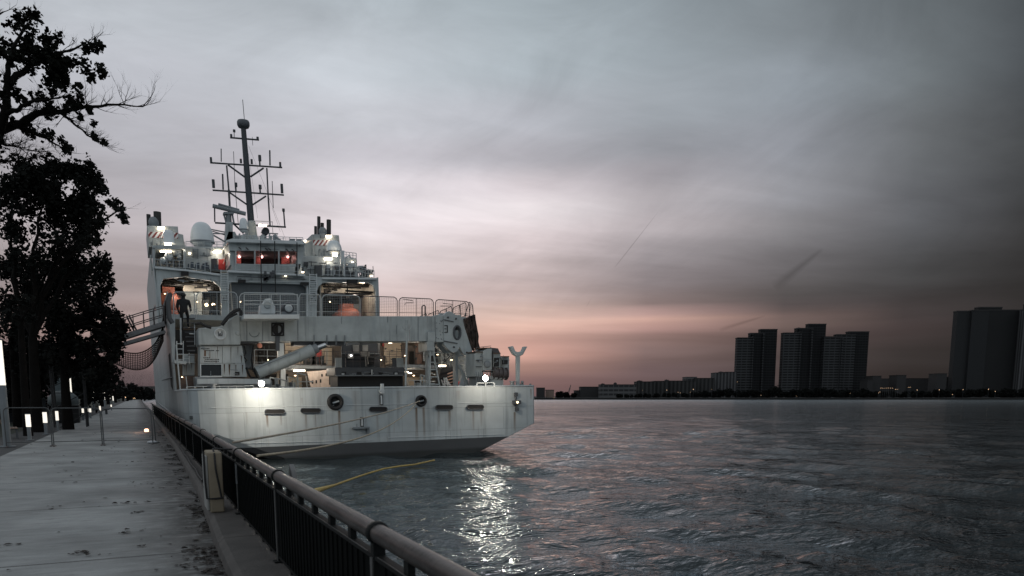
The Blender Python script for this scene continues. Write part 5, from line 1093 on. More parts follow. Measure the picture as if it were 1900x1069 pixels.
for dx_ in (0, -1.6):
    for dy_ in (0, 1.4): b.tube((q0.x + dx_, q0.y + dy_, q0.z), (q0.x + dx_, q0.y + dy_, -gw.location.z), .05, n=5)
for k in range(4): z = q0.z - k * 1.2; b.tube((q0.x, q0.y, z), (q0.x - 1.6, q0.y, z - .9), .03, n=4); b.tube((q0.x, q0.y + 1.4, z), (q0.x - 1.6, q0.y + 1.4, z), .03, n=4)
b.build('landing_tower', m_dim, gw)
net = MB(); top = [(200, 640), (222, 651), (240, 655), (258, 655), (275, 648), (290, 634), (303, 606)]; bot = [(198, 668), (220, 677.5), (240, 684.5), (258, 686), (275, 680), (289, 663), (303, 632)]
def rs_(pts, n_):
    o = []
    for i in range(n_ + 1):
        f = i / n_ * (len(pts) - 1); k = min(int(f), len(pts) - 2); f -= k; P0 = pts[max(k - 1, 0)]; P1, P2 = pts[k], pts[k + 1]; P3 = pts[min(k + 2, len(pts) - 1)]
        o.append(tuple(.5 * (2 * P1[j] + (P2[j] - P0[j]) * f + (2 * P0[j] - 5 * P1[j] + 4 * P2[j] - P3[j]) * f * f + (3 * P1[j] - P0[j] - 3 * P2[j] + P3[j]) * f ** 3) for j in (0, 1)))
    return o
NC = 34; tp = [on_y(x, y, 51.2) for x, y in rs_(top, NC)]; bt = [on_y(x, y, 49.4) for x, y in rs_(bot, NC)]
for i in range(NC + 1): net.path([tp[i].lerp(bt[i], k / 4) - Vector((0, 0, .10 * math.sin(math.pi * k / 4))) for k in range(5)], .026, 4)
for k in range(10): f = k / 9; net.path([tp[i].lerp(bt[i], f) - Vector((0, 0, .10 * math.sin(math.pi * f))) for i in range(NC + 1)], .022 if 0 < k < 9 else .045, 4)
net.path([tp[-1], on_y(306, 590, 50.6), on_y(310, 560, 50), on_y(317, 545, 49.5)], .12, 5)
tag(net.build('safety_net', mat('brown_rope_net', (.045, .032, .028), .9, var=.4)), 'brown rope safety net slung in a curve below the gangway', 'net')
# mooring lines
m_rope = mat('pale_mooring_rope', (.42, .36, .29), .85, var=.3, vscale=6); m_rope2 = mat('tan_mooring_rope', (.40, .34, .25), .85, var=.3, vscale=6); m_ropeg = mat('grey_mooring_rope', (.16, .15, .15), .85, var=.3, vscale=6)
def rope(p, q, sag, r, m, label, name='mooring_rope', n_=24):
    b = MB(); p, q = Vector(p), Vector(q); b.path([p.lerp(q, i / n_) - Vector((0, 0, sag * 4 * (i / n_) * (1 - i / n_))) for i in range(n_ + 1)], r, 6)
    return tag(b.build(name, m), label, 'rope')
fl_ = W_(S(779, 744, 36.8))
rope(fl_, on_x(432, 821, 1.5), .15, .022, m_rope, 'pale mooring rope running nearly straight from the round stern fairlead to the rail')
p1 = W_(S(771, 750, 36.85)); p2 = on_x(478, 846, 1.46)
rope(p1, p2, .45, .020, m_rope2, 'tan mooring rope sagging in a deep curve below the straight one')
b = MB(); pts = [on_z(806, 854, WZ + .12), on_z(770, 862, WZ + .13), on_z(740, 865.5, WZ + .14), on_z(712, 870, WZ + .14), on_z(685, 878, WZ + .14), on_z(655, 888, WZ + .16), on_z(622, 900, WZ + .3), on_x(586, 911, 1.9), on_x(540, 930, 1.42)]
b.path([Vector(v) for v in pts], .035, 6); tag(b.build('mooring_rope', mat('yellow_floating_rope', (.46, .33, .10), .8, var=.3, vscale=6)), 'yellow rope trailing on the water between the stern and the rail', 'rope')

fittings(450, 640, 620, 672, 51.2, 26, m_dkgrey, 'overhead_pipe'); fittings(708, 640, 790, 676, 51.2, 26, m_dkgrey, 'overhead_pipe'); fittings(470, 688, 620, 716, 51.2, 22, m_dkgrey, 'overhead_pipe'); fittings(752, 690, 792, 718, 51, 12, m_dkgrey, 'pipe_run')
fittings(885, 655, 945, 690, 39.5, 16, m_mid, 'winch_fitting'); fittings(366, 644, 452, 696, 41.2, 8, m_mid, 'crane_fitting'); fittings(624, 684, 750, 696, 43.1, 12, m_mid, 'house_fitting', .2)
fittings(850, 668, 900, 716, 44.5, 26, m_mid, 'deck_fitting'); fittings(800, 640, 850, 680, 47, 16, m_dkgrey, 'deck_fitting')
b = MB()
for k in range(9): x = 628 + k * 13.5; T(b, (x, 652), (x, 681), 44.2, .5)
for y in (652, 661, 670): T(b, (622, y), (750, y + .5), 44.2, .5)
b.build('guard_rail', m_raildk, ship)
rail([(346, 718), (470, 716)], 37.6, 13, m_rail, ship, posts=9, mids=1); rail([(757, 706), (792, 706)], 38.2, 13, m_rail, ship, posts=4, mids=1)

m_rr = mat('dark_rust_streak', (.10, .058, .036), .8, var=.5, vscale=6)
for x0, y0, x1, y1 in ((424, 676, 427.5, 698), (437, 677, 438.6, 690), (428, 643, 429, 673), (415.5, 676, 417.5, 695), (447.5, 660, 449, 674), (373.5, 673.5, 374.6, 693), (449, 677, 451, 696), (441, 643, 442, 660), (403, 643, 404, 668)):
    w = x1 - x0; P([(x0, y0), (x1, y0), (x1 - w * .2, y0 + (y1 - y0) * .5), (x0 + w * .55, y1), (x0 + w * .2, y0 + (y1 - y0) * .6)], 41.215, .02).build('rust_run', m_rr, crane)
for x0, y0, x1, y1, d in ((345, 674, 346.6, 696, 42.68), (355, 674, 356, 690, 42.68), (350, 660, 351, 671, 42.78)): P([(x0, y0), (x1, y0), ((x0 + x1) / 2, y1)], d, .02).build('rust_run', m_rr, crane)
# more lit fittings about the after decks
rnd = random.Random(808); m_small = lamp_mat('lit_small_lamp', '#ffdcae', 9)
for px, py, d in ((497, 668, 50.5), (572, 662, 50.5), (622, 688, 47), (708, 668, 50.5), (752, 660, 50.5), (786, 648, 50), (768, 697, 49), (812, 658, 47), (838, 668, 46.5), (868, 680, 45), (548, 697, 50.5), (466, 712, 41), (350, 606, 43.5), (338, 700, 42.4), (862, 640, 46), (600, 606, 64), (612, 560, 68), (306, 545, 67), (366, 560, 68), (446, 560, 65.6)):
    b = MB(); Rr(px - 1.3, py - .6, px + 1.3, py + .6, d, .06, b); b.build('small_lamp', m_small, ship)
# rusty edges, slots and guards on the starboard winch
b = MB()
for q in ((881, 652.3, 896, 653.6), (896, 645, 912, 646.6), (915, 655, 929, 656.3), (930, 660.8, 945, 662.4)): Rr(*q, wd - .12, 1.3, b)
b.build('rusty_edge', m_rr, wc)
b = MB()
for q in ((913.3, 652, 914.7, 690), (896, 688.3, 913, 690.5), (884, 668, 894, 669), (884, 680, 894, 681), (918, 664, 926, 680), (933, 668, 942, 676)): Rr(*q, wd - .13, .1, b)
b.build('winch_slot', m_dark, wc)
b = MB(); A_c = S(904, 676, wd - .15); b.lathe([(.2, .02), (.2, -.05), (.13, -.08), (.01, -.08)], A_c, 18, 'y'); b.build('winch_gear_cover', m_mid, wc)
b = MB()
for k in range(5): T(b, (883 + k * 6.5, 653), (884 + k * 6.5, 644 + (k % 2) * 2), wd + .5, .5)
T(b, (883, 645), (911, 642), wd + .5, .5); b.build('winch_guard', m_raildk, wc)

rnd = random.Random(913); k_ = 0
for x0, x1, d0, d1 in ((464, 520, 43, 49), (530, 572, 44, 50), (752, 796, 42.5, 50), (846, 884, 42, 45)):
    for k in range(9):
        x = rnd.uniform(x0, x1); d = rnd.uniform(d0, d1); h = rnd.uniform(4, 17); w = rnd.uniform(2, 7); u_ = upp(x, d); b = MB()
        base = S(x, 723, d)
        if k % 3 == 0:
            b.lathe([(w * .5 * u_, 0), (w * .5 * u_, h * u_ * .8), (w * .62 * u_, h * u_ * .82), (w * .62 * u_, h * u_ * .95), (.01, h * u_)], base, 12); b.build('deck_bollard', m_mid, ship)
        elif k % 3 == 1:
            b.box(base - Vector((w * .5 * u_, .2, 0)), base + Vector((w * .5 * u_, .2, h * u_))); b.box(base + Vector((-w * .56 * u_, -.23, h * u_ * .9)), base + Vector((w * .56 * u_, .23, h * u_ * 1.02))); b.build('deck_box', m_hullgrey if k % 2 else m_dkgrey, ship)
        else:
            b.tube(base, base + Vector((0, 0, (h + 16) * u_)), .05); b.tube(base + Vector((0, 0, (h + 16) * u_)), base + Vector((.5, 0, (h + 12) * u_)), .04); b.tube(base + Vector((0, 0, h * u_)), base + Vector((.9, 0, h * u_)), .03); b.build('deck_stand', m_rail, ship)
pl('deck_lamp_light', 26, S(500, 690, 46)); pl('deck_lamp_light', 26, S(772, 688, 46)); pl('deck_lamp_light', 20, S(860, 690, 43.5)); pl('deck_lamp_light', 22, S(500, 655, 49))
m_bar = mat('dull_barrier_tube', (.085, .09, .093), .5, .3, var=.3)
# ------------------------------------------------------------------ quay railing
RX, RZ = 1.155, 0.995
rl = empty('quay_railing', (RX, 2, 0)); tag(rl, 'dark railing with a bronze tube handrail running along the quay edge', 'railing')
m_bronze = mat('worn_bronze_tube', (.085, .075, .070), .38, .6, var=.8, vscale=5, bump=.15, bscale=25, stretch=(3, .6, 3))
m_rpost = mat('railing_dark_paint', (.009, .010, .010), .6, var=.3, spec=.15)
m_rpan = mat('railing_dark_panel', (.005, .006, .006), .8, var=.35, vscale=2, spec=.05)
m_redge = mat('railing_worn_edge', (.12, .12, .12), .45, .4, var=.4)
def rp(y): return (RX + (0.0 if y < 8 else min(.08, (y - 8) * .006)) - 2 * 0, y)
ys_ = [-6.0 + 3.35 * k for k in range(26)]
def loc(x, y, z): return Vector((x - RX, y - 2, z))
b = MB(); b.path([loc(rp(y)[0], y, RZ) for y in [-6 + 1.0 * k for k in range(100)]], .054, 14); b.build('top_rail', m_bronze, rl)
for i, y in enumerate(ys_[:-1]):
    x = rp(y)[0]; y2 = ys_[i + 1]; x2 = rp(y2)[0]
    b = MB(); b.lathe([(.056, -.028), (.066, -.022), (.066, .022), (.056, .028)], loc(x, y, RZ), 16, 'y'); b.build('rail_collar', m_rpost, rl)
    b = MB(); b.box(loc(x - .035, y - .03, .16), loc(x + .035, y + .03, RZ - .02)); b.box(loc(x - .075, y - .06, .165), loc(x + .075, y + .06, .18)); b.build('post', m_rpost, rl, bev=.004)
    b = MB(); b.box(loc(x - .043, y - .02, .18), loc(x - .0355, y + .02, .86)); b.build('post_edge', m_redge, rl)
    b = MB(); b.box(loc(x - .022, y + .09, .23), loc(x + .014, y2 - .09, .845)); b.build('panel', m_rpan, rl)
    b = MB()
    for k in range(1, 24): yy = y + .09 + (y2 - y - .18) * k / 24; b.box(loc(x - .031, yy - .008, .235), loc(x - .0225, yy + .008, .842))
    b.build('infill_bar', m_rpan, rl)
    b = MB(); b.box(loc(x - .03, y + .034, .85), loc(x + .024, y2 - .034, .875)); b.box(loc(x - .03, y + .034, .205), loc(x + .024, y2 - .034, .228))
    for k in range(1, 6): yy = y + (y2 - y) * k / 6; b.box(loc(x - .022, yy - .035, .875), loc(x + .016, yy + .035, RZ - .04))
    for k in range(0, 7): yy = y + .05 + (y2 - y - .1) * k / 6; b.box(loc(x - .02, yy - .03, .165), loc(x + .014, yy + .03, .205))
    b.build('rail_bar', m_rpost, rl)
    b = MB(); b.box(loc(x - .0345, y + .1, .876), loc(x - .0305, y2 - .1, .880)); b.build('bar_edge', m_redge, rl)
# lower pipe lying along the kerb
b = MB(); pts = [Vector((fx(y) + .13 + .015 * math.sin(y * 1.9), y, .20)) for y in [15 + 1.2 * k for k in range(20)]]
b.path(pts, .022, 7); tag(b.build('cable_conduit', mat('conduit_dark_plastic', (.014, .013, .013), .6, var=.3)), 'dark pipe lying along the top of the kerb', 'pipe')
# foam block strapped to the railing
fb = empty('foam_block', (0.93, 11.0, .165)); tag(fb, 'cream foam block strapped to the railing with black webbing', 'foam block')
m_foam = mat('cream_foam', (.24, .20, .145), .8, var=.18, vscale=2.5); m_foamw = mat('white_foam_face', (.27, .27, .26), .8, var=.15)
b = MB(); b.box((-.13, 0, 0), (.055, .55, .83)); b.build('block', m_foam, fb, bev=.02)
b = MB(); b.box((-.165, .01, .03), (-.131, .54, .78)); b.build('facing', m_foamw, fb, bev=.01)
b = MB(); b.path([(-.175, .02, .84), (-.178, .0, .45), (-.165, -.012, .20), (-.05, -.014, .195), (.045, -.014, .205)], .013, 6); b.path([(-.035, .25, .86), (-.04, -.005, .81), (-.035, -.014, .6), (.005, -.014, .32), (.02, -.014, .2)], .013, 6); b.path([(-.035, .25, .86), (.2, .05, .86)], .013, 6); b.build('strap', m_black, fb)
nc_ = MB(); nc_.box((1.12, 10.72, .58), (1.23, 10.74, .86)); nc_ = nc_.build('notice_card', mat('grey_laminated_card', (.17, .18, .19), .3, var=.25, vscale=9)); tag(nc_, 'small grey notice card tied to the railing beside the foam block', 'notice')
b = MB(); 
for k in range(7): b.box((1.13, 10.714, .62 + k * .026), (1.13 + random.uniform(.05, .09), 10.719, .628 + k * .026))
b.build('card_lettering', m_dkgrey, nc_)
# horn-shaped mooring hook standing behind the railing
h0 = on_x(548, 905, 1.40); hk = MB(); z0 = 0.0
hk.prism([(1.36, h0.y - .10, .0), (1.36, h0.y - .10, .86), (1.36, h0.y - .02, 1.0), (1.36, h0.y + .08, 1.06), (1.36, h0.y + .10, .98), (1.36, h0.y + .16, .80), (1.36, h0.y + .2, .0)], (.05, 0, 0)); hk.tube((1.385, h0.y + .1, .85), (1.385, h0.y - .35, .9), .03, n=8)
tag(hk.build('mooring_hook', mat('worn_dark_iron', (.16, .16, .16), .5, .3, var=.3), bev=.01), 'dark pointed iron hook standing just behind the railing', 'hook')
# small white packet on the ground by the kerb
q = on_z(283, 823); b = MB(); b.lathe([(.12, 0), (.18, .03), (.17, .08), (.09, .10), (.01, .10)], (q.x, q.y, .002), 12); tag(b.build('sand_bag', mat('white_bag', (.5, .52, .54), .8, var=.2)), 'small white bag lying on the promenade beside the kerb', 'bag')
q = on_z(272, 801); gl = MB().lathe([(.10, 0), (.10, .10), (.06, .14), (.01, .14)], (q.x, q.y, .0), 12); gl = gl.build('ground_lamp', lamp_mat('lit_ground_lamp', '#ffb890', 3.5)); tag(gl, 'small warm lamp glowing on the ground at the kerb', 'lamp')
l = bpy.data.lights.new('ground_lamp_light', 'POINT'); l.energy = 9; l.color = (1, .55, .38); l.shadow_soft_size = .12; o = bpy.data.objects.new('ground_lamp_light', l); col.objects.link(o); o.parent = gl; o.location = (q.x - .35, q.y - .2, .5)
# thin pole by the railing
q = on_z(289, 822); b = MB(); b.tube((q.x, q.y, 0), (q.x - .03, q.y, 1.5), .022, n=8); b.box((q.x - .14, q.y - .1, 0), (q.x + .14, q.y + .1, .03)); tag(b.build('thin_post', m_bar), 'thin pale post standing by the railing near the white bag', 'post')

# ------------------------------------------------------------------ crowd barriers across the promenade
def barrier(px0, px1, ytop, ybot, Y, label):
    a = on_y(px0, ybot, Y); w = on_y(px1, ybot, Y).x - a.x; h = on_y(px0, ytop, Y).z
    r = empty('crowd_barrier', (a.x, Y, 0)); tag(r, label, 'barrier', 'tubular barriers across the promenade')
    b = MB(); rr = .14; arc = lambda cx, s_: [Vector((cx + s_ * rr * math.cos(t_), 0, h - rr + rr * math.sin(t_))) for t_ in [math.pi / 2 * k / 5 for k in range(6)]]
    L_ = arc(rr, -1); Rg = arc(w - rr, 1); pts = [Vector((0, 0, .03))] + L_ + Rg[::-1] + [Vector((w, 0, .03))]
    b.path(pts, .019, 8); b.build('frame', m_bar, r)
    b = MB(); b.tube((0, 0, .16), (w, 0, .16), .014, n=6); b.build('lower_rail', m_bar, r)
    for x in (.02, w - .02): b = MB(); b.box((x - .03, -.30, 0), (x + .03, .30, .03)); b.build('foot', m_raildk, r)
    return r
barrier(12, 97, 757, 827, 31.2, 'tubular crowd barrier at the left edge beside the tall lamp post'); barrier(100, 190, 757.5, 825, 31.0, 'tubular crowd barrier standing across the middle of the promenade'); barrier(193, 284, 758.5, 825, 30.9, 'tubular crowd barrier reaching from the promenade middle to the quay railing')

# ------------------------------------------------------------------ lamps along the promenade
def column(px, py0, py1, pyb, Y, label, e=0):
    base = on_y(px, pyb, Y); base.z = 0.0; k = (Y * .9) / FPX
    z0 = on_y(px, py1, Y).z; z1 = on_y(px, py0, Y).z
    r = empty('column_lamp', (base.x, Y, 0)); tag(r, label, 'lamp', 'tall column lamps along the promenade')
    b = MB(); b.tube((0, 0, 0), (0, 0, z0), .125, n=14); b.tube((0, 0, 0), (0, 0, .03), .26, n=14); b.tube((0, 0, z0 * .62), (0, 0, z0 * .62 + .04), .132, n=14); b.build('post', m_mid, r)
    b = MB(); b.tube((0, 0, z0), (0, 0, z1), .115, n=16); b.build('lit_tube', m_column, r)
    b = MB(); b.tube((0, 0, z1), (0, 0, z1 + .05), .135, n=14); b.build('cap', m_mid, r); return r
column(14.5, 632, 715, 829, 31.5, 'tall column lamp nearest to the viewer, cut by the left edge of the photo')
for px, y0, y1, Y, lb in ((134, 702, 732, 72, 'tall column lamp beside the dark tree trunk, second tallest'), (175.5, 720, 739, 108, 'tall column lamp partly crossed by twigs, third along the row'), (196, 727, 741.5, 146, 'tall column lamp fourth along the row'), (206, 732, 742.5, 190, 'tall column lamp fifth along the row'), (212, 734.5, 743.5, 232, 'farthest and smallest tall column lamp of the row')):
    column(px, y0, y1, 770, Y, lb)
def bollard(px, y0, y1, yb, label, k=1.0):
    base = on_z(px, yb); Y = base.y; r = empty('bollard_lamp', base); tag(r, label, 'lamp', 'low bollard lamps beside the promenade')
    z0 = on_y(px, y1, Y).z; z1 = on_y(px, y0, Y).z; w = .085 * k
    b = MB(); b.tube((0, 0, 0), (0, 0, z0), w * .85, n=12); b.tube((0, 0, 0), (0, 0, .02), w * 1.9, n=12); b.build('post', m_mid, r)
    b = MB(); b.tube((0, 0, z0), (0, 0, z1), w * 1.05, n=14); b.build('lit_tube', m_column, r)
    b = MB(); b.tube((0, 0, z1), (0, 0, z1 + .03), w * 1.1, n=12); b.build('cap', m_mid, r)
for px, y0, y1, yb, lb in ((55.5, 769, 792, 817, 'low bollard lamp in front of the bench, largest of the low ones'), (86, 765, 784.5, 806, 'low bollard lamp behind the left barrier\'s right corner'), (108, 763, 780, 799, 'low bollard lamp on a thin stem behind the middle barrier'), (124.5, 760.5, 775.5, 792, 'low bollard lamp fourth from the left, behind the middle barrier'), (155, 758, 766, 780, 'low bollard lamp in the distance, left of a close pair'), (163.5, 757.5, 764, 776, 'low bollard lamp small and distant, middle of three'), (168.5, 757, 765, 776.5, 'low bollard lamp small and distant, right of three'), (186.5, 753.5, 761.5, 771, 'low bollard lamp showing above the barrier gap'), (207, 751, 755, 762, 'low bollard lamp farthest along the promenade')):
    bollard(px, y0, y1, yb, lb, .8 if px > 100 else 1)
# string of street lamps far up the road
for i, (px, py) in enumerate(((184, 734.8), (222.5, 736.5), (228.5, 737), (234, 737.2), (243, 738), (247.5, 738.2), (252, 738.6), (255.5, 739))):
    Y = 300 + i * 45; q = on_y(px, py, Y); r = empty('street_lamp', (q.x, Y, 0)); tag(r, 'distant street lamp glowing amber below the dark trees beyond the promenade', 'street lamp', 'far street lamps up the road')
    zz = max(q.z, .5); b = MB(); b.tube((0, 0, 0), (0, 0, zz), .06, n=6); b.build('post', m_dkgrey, r); MB().ball((0, 0, zz), .30 + .05 * i, 8).build('lamp_head', m_dot, r)
# bench
q = on_z(30, 813); bn_ = empty('park_bench', (q.x - .15, q.y, 0), R_(8)); tag(bn_, 'slatted park bench on the dark grass behind the low bollard lamp', 'bench')
m_wood = mat('bench_wood', (.22, .15, .11), .6, var=.3)
b = MB()
for k in range(5): b.box((-.32 - k * .025, -.8, .52 + k * .09), (-.28 - k * .025, .8, .585 + k * .09))
b.build('backrest', m_wood, bn_); b = MB()
for k in range(5): b.box((-.26 + k * .1, -.8, .42), (-.18 + k * .1, .8, .45))
b.build('seat', m_wood, bn_)
for y in (-.7, .7): b = MB(); b.box((-.28, y - .03, 0), (-.22, y + .03, .9)); b.box((.16, y - .03, 0), (.22, y + .03, .42)); b.box((-.28, y - .03, .38), (.22, y + .03, .42)); b.build('leg', m_dkgrey, bn_)
# screen fence, bins and lattice stand along the lawn
fc = empty('screen_fence', (-9.5, 44, 0)); tag(fc, 'dark fabric screen fence with a pale top rail behind the lawn', 'fence')
m_screen = mat('fence_screen_cloth', (.035, .04, .046), .85, var=.4, vscale=.8)
for k in range(26):
    y = k * 3.0; b = MB(); b.box((-.02, y + .04, .05), (.02, y + 2.96, 1.62)); b.build('panel', m_screen, fc)
    b = MB(); b.tube((0, y, 0), (0, y, 1.72), .035, n=6); b.build('post', m_rail, fc)
b = MB(); b.tube((0, 0, 1.68), (0, 78, 1.68), .03, n=6); b.build('top_rail', m_rail, fc)
fc2 = MB(); fc2.box((-20, 60, .0), (-5.6, 60.06, 1.5)); fc2.tube((-20, 60, 1.55), (-5.6, 60, 1.55), .04, n=6); tag(fc2.build('screen_fence', m_screen), 'dark screen panel fence crossing the lawn behind the tree trunks', 'fence')
q = on_y(137, 775, 58); b = MB(); b.box((q.x - .9, 58, 0), (q.x + .3, 59.2, 1.1)); b.box((q.x - .95, 57.95, 1.1), (q.x + .35, 59.25, 1.16)); tag(b.build('litter_bin', m_black, bev=.03), 'black box bin standing at the pavement edge under the tree', 'bin')
q = on_y(112, 745, 66); b = MB(); b.box((q.x - .55, 66, .9), (q.x + .55, 66.1, 3.1)); b.tube((q.x, 66.05, 0), (q.x, 66.05, .9), .05); tag(b.build('notice_board', mat('pale_blue_board', (.12, .15, .16), .5)), 'pale upright board standing among the dark trees', 'sign'); 
q = on_y(118, 752, 64); b = MB(); b.lathe([(.6, 0), (1.0, .3), (.95, .8), (.5, 1.2), (.01, 1.25)], (q.x, 64, .9), 16); b.tube((q.x, 64, 0), (q.x, 64, .9), .3); tag(b.build('water_tank', mat('pale_tank', (.13, .15, .155), .6)), 'pale rounded tank beside the upright board', 'tank')
q = on_y(103, 760, 56); b = MB(); b.tube((q.x, 56, 0), (q.x, 56, 7.5), .07, n=8); tag(b.build('flag_pole', m_dim), 'thin dark pole rising into the tree crown', 'pole')
q = on_y(150, 760, 74); q.x -= 4.0; b = MB()
for s_ in (-1, 1):
    for k in range(4): b.tube((q.x - 3 + k * 1.5, 74, 0 if s_ > 0 else 3), (q.x - 1.5 + k * 1.5, 74, 3 if s_ > 0 else 0), .05, n=5)
b.tube((q.x - 3, 74, 3), (q.x + 3, 74, 3), .05, n=5); b.tube((q.x - 3, 74, 0), (q.x - 3, 74, 6), .07, n=5); b.tube((q.x + 3, 74, 0), (q.x + 3, 74, 3), .06, n=5)
tag(b.build('scaffold_frame', m_dim), 'cross-braced dark frame behind the second column lamp', 'frame')
q = on_y(178, 770, 84); b = MB(); b.box((q.x - 1.4, 84, .42), (q.x + 1.2, 84.8, .5)); b.box((q.x - 1.2, 84.1, 0), (q.x - 1.0, 84.7, .42)); b.box((q.x + .8, 84.1, 0), (q.x + 1.0, 84.7, .42)); tag(b.build('picnic_bench', m_dkgrey), 'dark backless bench at the far end of the pale pavement', 'bench')

# ------------------------------------------------------------------ trees
m_bark = mat('dark_bark', (.008, .007, .0065), .95, spec=.1, var=.4, bump=.6, bscale=18)
def leafmat(name, c):
    m = mat(name, c, .9, var=.5, vscale=.9, spec=.08); return m
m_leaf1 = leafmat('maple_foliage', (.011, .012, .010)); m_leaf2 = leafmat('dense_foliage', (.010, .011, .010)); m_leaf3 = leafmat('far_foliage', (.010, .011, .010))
def crown(clumps, size, rnd, name, m, parent, dens=1.0, gap=0.9, thr=-.12):
    """leaf-sized faces scattered through each clump (centre, radius across, radius in depth, count), thinned by noise so gaps and ragged edges show"""
    V, F = [], []
    for c, r, rd, n_ in clumps:
        c = Vector(c)
        for _ in range(int(n_ * dens)):
            d = Vector((rnd.gauss(0, .52), rnd.gauss(0, .52), rnd.gauss(0, .52)))
            if d.length > 1.35: continue
            p_ = c + Vector((d.x * r, d.y * rd, d.z * r))
            if mnoise.noise(p_ * (gap / max(.05, size * 5))) < thr + .16 * d.length: continue
            s_ = size * rnd.uniform(.35, 1.5)
            a = Vector((rnd.gauss(0, 1), rnd.gauss(0, 1), rnd.gauss(0, .7))).normalized(); b_ = a.orthogonal(); b_.rotate(Matrix.Rotation(rnd.random() * 6.28, 3, a)); b_.normalize()
            o = len(V); V += [p_ - a * s_ * .55, p_ - a * s_ * .1 + b_ * s_ * .42, p_ + a * s_ * .6, p_ - a * s_ * .05 - b_ * s_ * .42]
            F.append((o, o + 1, o + 2, o + 3))
    mb = MB(); mb.v = [tuple(v) for v in V]; mb.f = F; mb.sm = [False] * len(F); return mb.build(name, m, parent, fix=False)
def branch(mb, p, d, length, r, depth, rnd, twigs, spread=.6, up=.12):
    pts = [Vector(p)]; d = Vector(d).normalized(); n_ = 5; rr = []
    for i in range(n_):
        d = (d + Vector((rnd.gauss(0, .13), rnd.gauss(0, .13), rnd.gauss(0, .10) + up * .3))).normalized(); pts.append(pts[-1] + d * (length / n_))
    rr = [r * (1 - .7 * i / n_) for i in range(n_ + 1)]
    mb.path(pts, rr, 7 if r > .05 else 5 if r > .02 else 3)
    twigs.append(pts[-1])
    if depth > 0:
        for _ in range(rnd.randint(2, 4)):
            i = rnd.randint(2, n_); nd = (d + Vector((rnd.uniform(-1, 1), rnd.uniform(-1, 1), rnd.uniform(-.5, .9))) * spread).normalized()
            branch(mb, pts[i], nd, length * rnd.uniform(.5, .75), rr[i] * .7, depth - 1, rnd, twigs, spread, up)
def limb(mb, pts, r0, r1, rnd, twigs=None, fine=0, fl=.5):
    P0 = [Vector(v) for v in pts]; P_ = [P0[0]]
    for a, c in zip(P0, P0[1:]):
        for k in range(1, 5): P_.append(a.lerp(c, k / 4) + Vector((rnd.gauss(0, 1), rnd.gauss(0, 1), rnd.gauss(0, 1))) * (c - a).length * .025)
    k = len(P_); mb.path(P_, [r0 + (r1 - r0) * i / (k - 1) for i in range(k)], 7)
    for i in range(2, k):
        for _ in range(fine):
            d = (P_[i] - P_[i - 1]).normalized(); nd = (d * .7 + Vector((rnd.uniform(-1, 1), rnd.uniform(-1, 1), rnd.uniform(-.4, 1))) * .8)
            branch(mb, P_[i], nd, fl * rnd.uniform(.5, 1.2), .012, 2, rnd, twigs if twigs is not None else [], .7)
# near maple: its trunk stands out of view on the left, its limbs reach into the upper left corner
rnd = random.Random(77); Y1 = 22.0
tA = empty('maple_tree', (on_y(-120, 700, Y1).x, Y1, 0)); tag(tA, 'maple with sparse leaves and bare twigs reaching in from the upper left edge', 'tree', 'trees along the promenade')
def A_(px, py, dy=0): return on_y(px, py, Y1 + dy) - tA.location
mb = MB(); root = A_(-120, 330); mb.path([Vector((0, 0, -.1)), Vector((.05, .1, 2.0)), Vector((.0, .1, 4.2)), root], [.42, .34, .28, .22], 10); tw = []
limb(mb, [root, A_(-60, 285), A_(0, 243)], .2, .13, rnd)
limb(mb, [A_(0, 243), A_(40, 228, .3), A_(70, 210, .5), A_(110, 208, .4), A_(150, 200, .2), A_(200, 194, 0), A_(262, 198, -.3)], .11, .012, rnd, tw, 2, .55)
limb(mb, [A_(0, 243), A_(12, 200, -.3), A_(13, 165, -.4), A_(14, 125, -.5), A_(30, 80, -.4), A_(52, 45, 0)], .11, .02, rnd, tw, 1, .4)
limb(mb, [A_(13, 165, -.4), A_(30, 140, -.2), A_(60, 122, .4), A_(95, 100, .8), A_(130, 95, .6), A_(178, 78, .2)], .085, .012, rnd, tw, 1, .45)
limb(mb, [A_(14, 210, -.3), A_(35, 202, -.6), A_(62, 188, -.8), A_(90, 184, -.9), A_(125, 178, -.9)], .06, .012, rnd, tw, 1, .4)
limb(mb, [A_(110, 208, .4), A_(130, 222, .3), A_(160, 250, .1), A_(186, 264, 0)], .04, .010, rnd, tw, 2, .35)
limb(mb, [A_(30, 232, .2), A_(60, 245, .5), A_(95, 262, .7), A_(126, 280, .9)], .05, .012, rnd, tw, 1, .35)
limb(mb, [A_(-60, 285), A_(-20, 262, -.5), A_(20, 270, -.6), A_(48, 275, -.6)], .05, .008, rnd, tw, 3, .5)
limb(mb, [A_(-60, 285), A_(-30, 300, -.5), A_(10, 300, -.6), A_(52, 296, -.6)], .05, .008, rnd, tw, 3, .45)
limb(mb, [root, A_(-100, 150, .5), A_(-40, 60, .5), A_(6, 20, .5)], .14, .015, rnd, tw, 1, .5)
limb(mb, [root, A_(-200, 120, -1), A_(-260, 20, -1)], .14, .02, rnd, tw, 1, .5)
mb.build('trunk', m_bark, tA)
cl = []; uA = Y1 * .93 / FPX
def cA(px, py, rp_, k=1.0, n_=None):
    for _ in range(2):
        q = A_(px + rnd.uniform(-.25, .25) * rp_, py + rnd.uniform(-.25, .25) * rp_, rnd.gauss(0, .5)); r_ = rp_ * 1.0 * uA; cl.append((q, r_, max(r_, .3), 26 + 3.6 * k * math.pi * r_ * r_ / .0042))
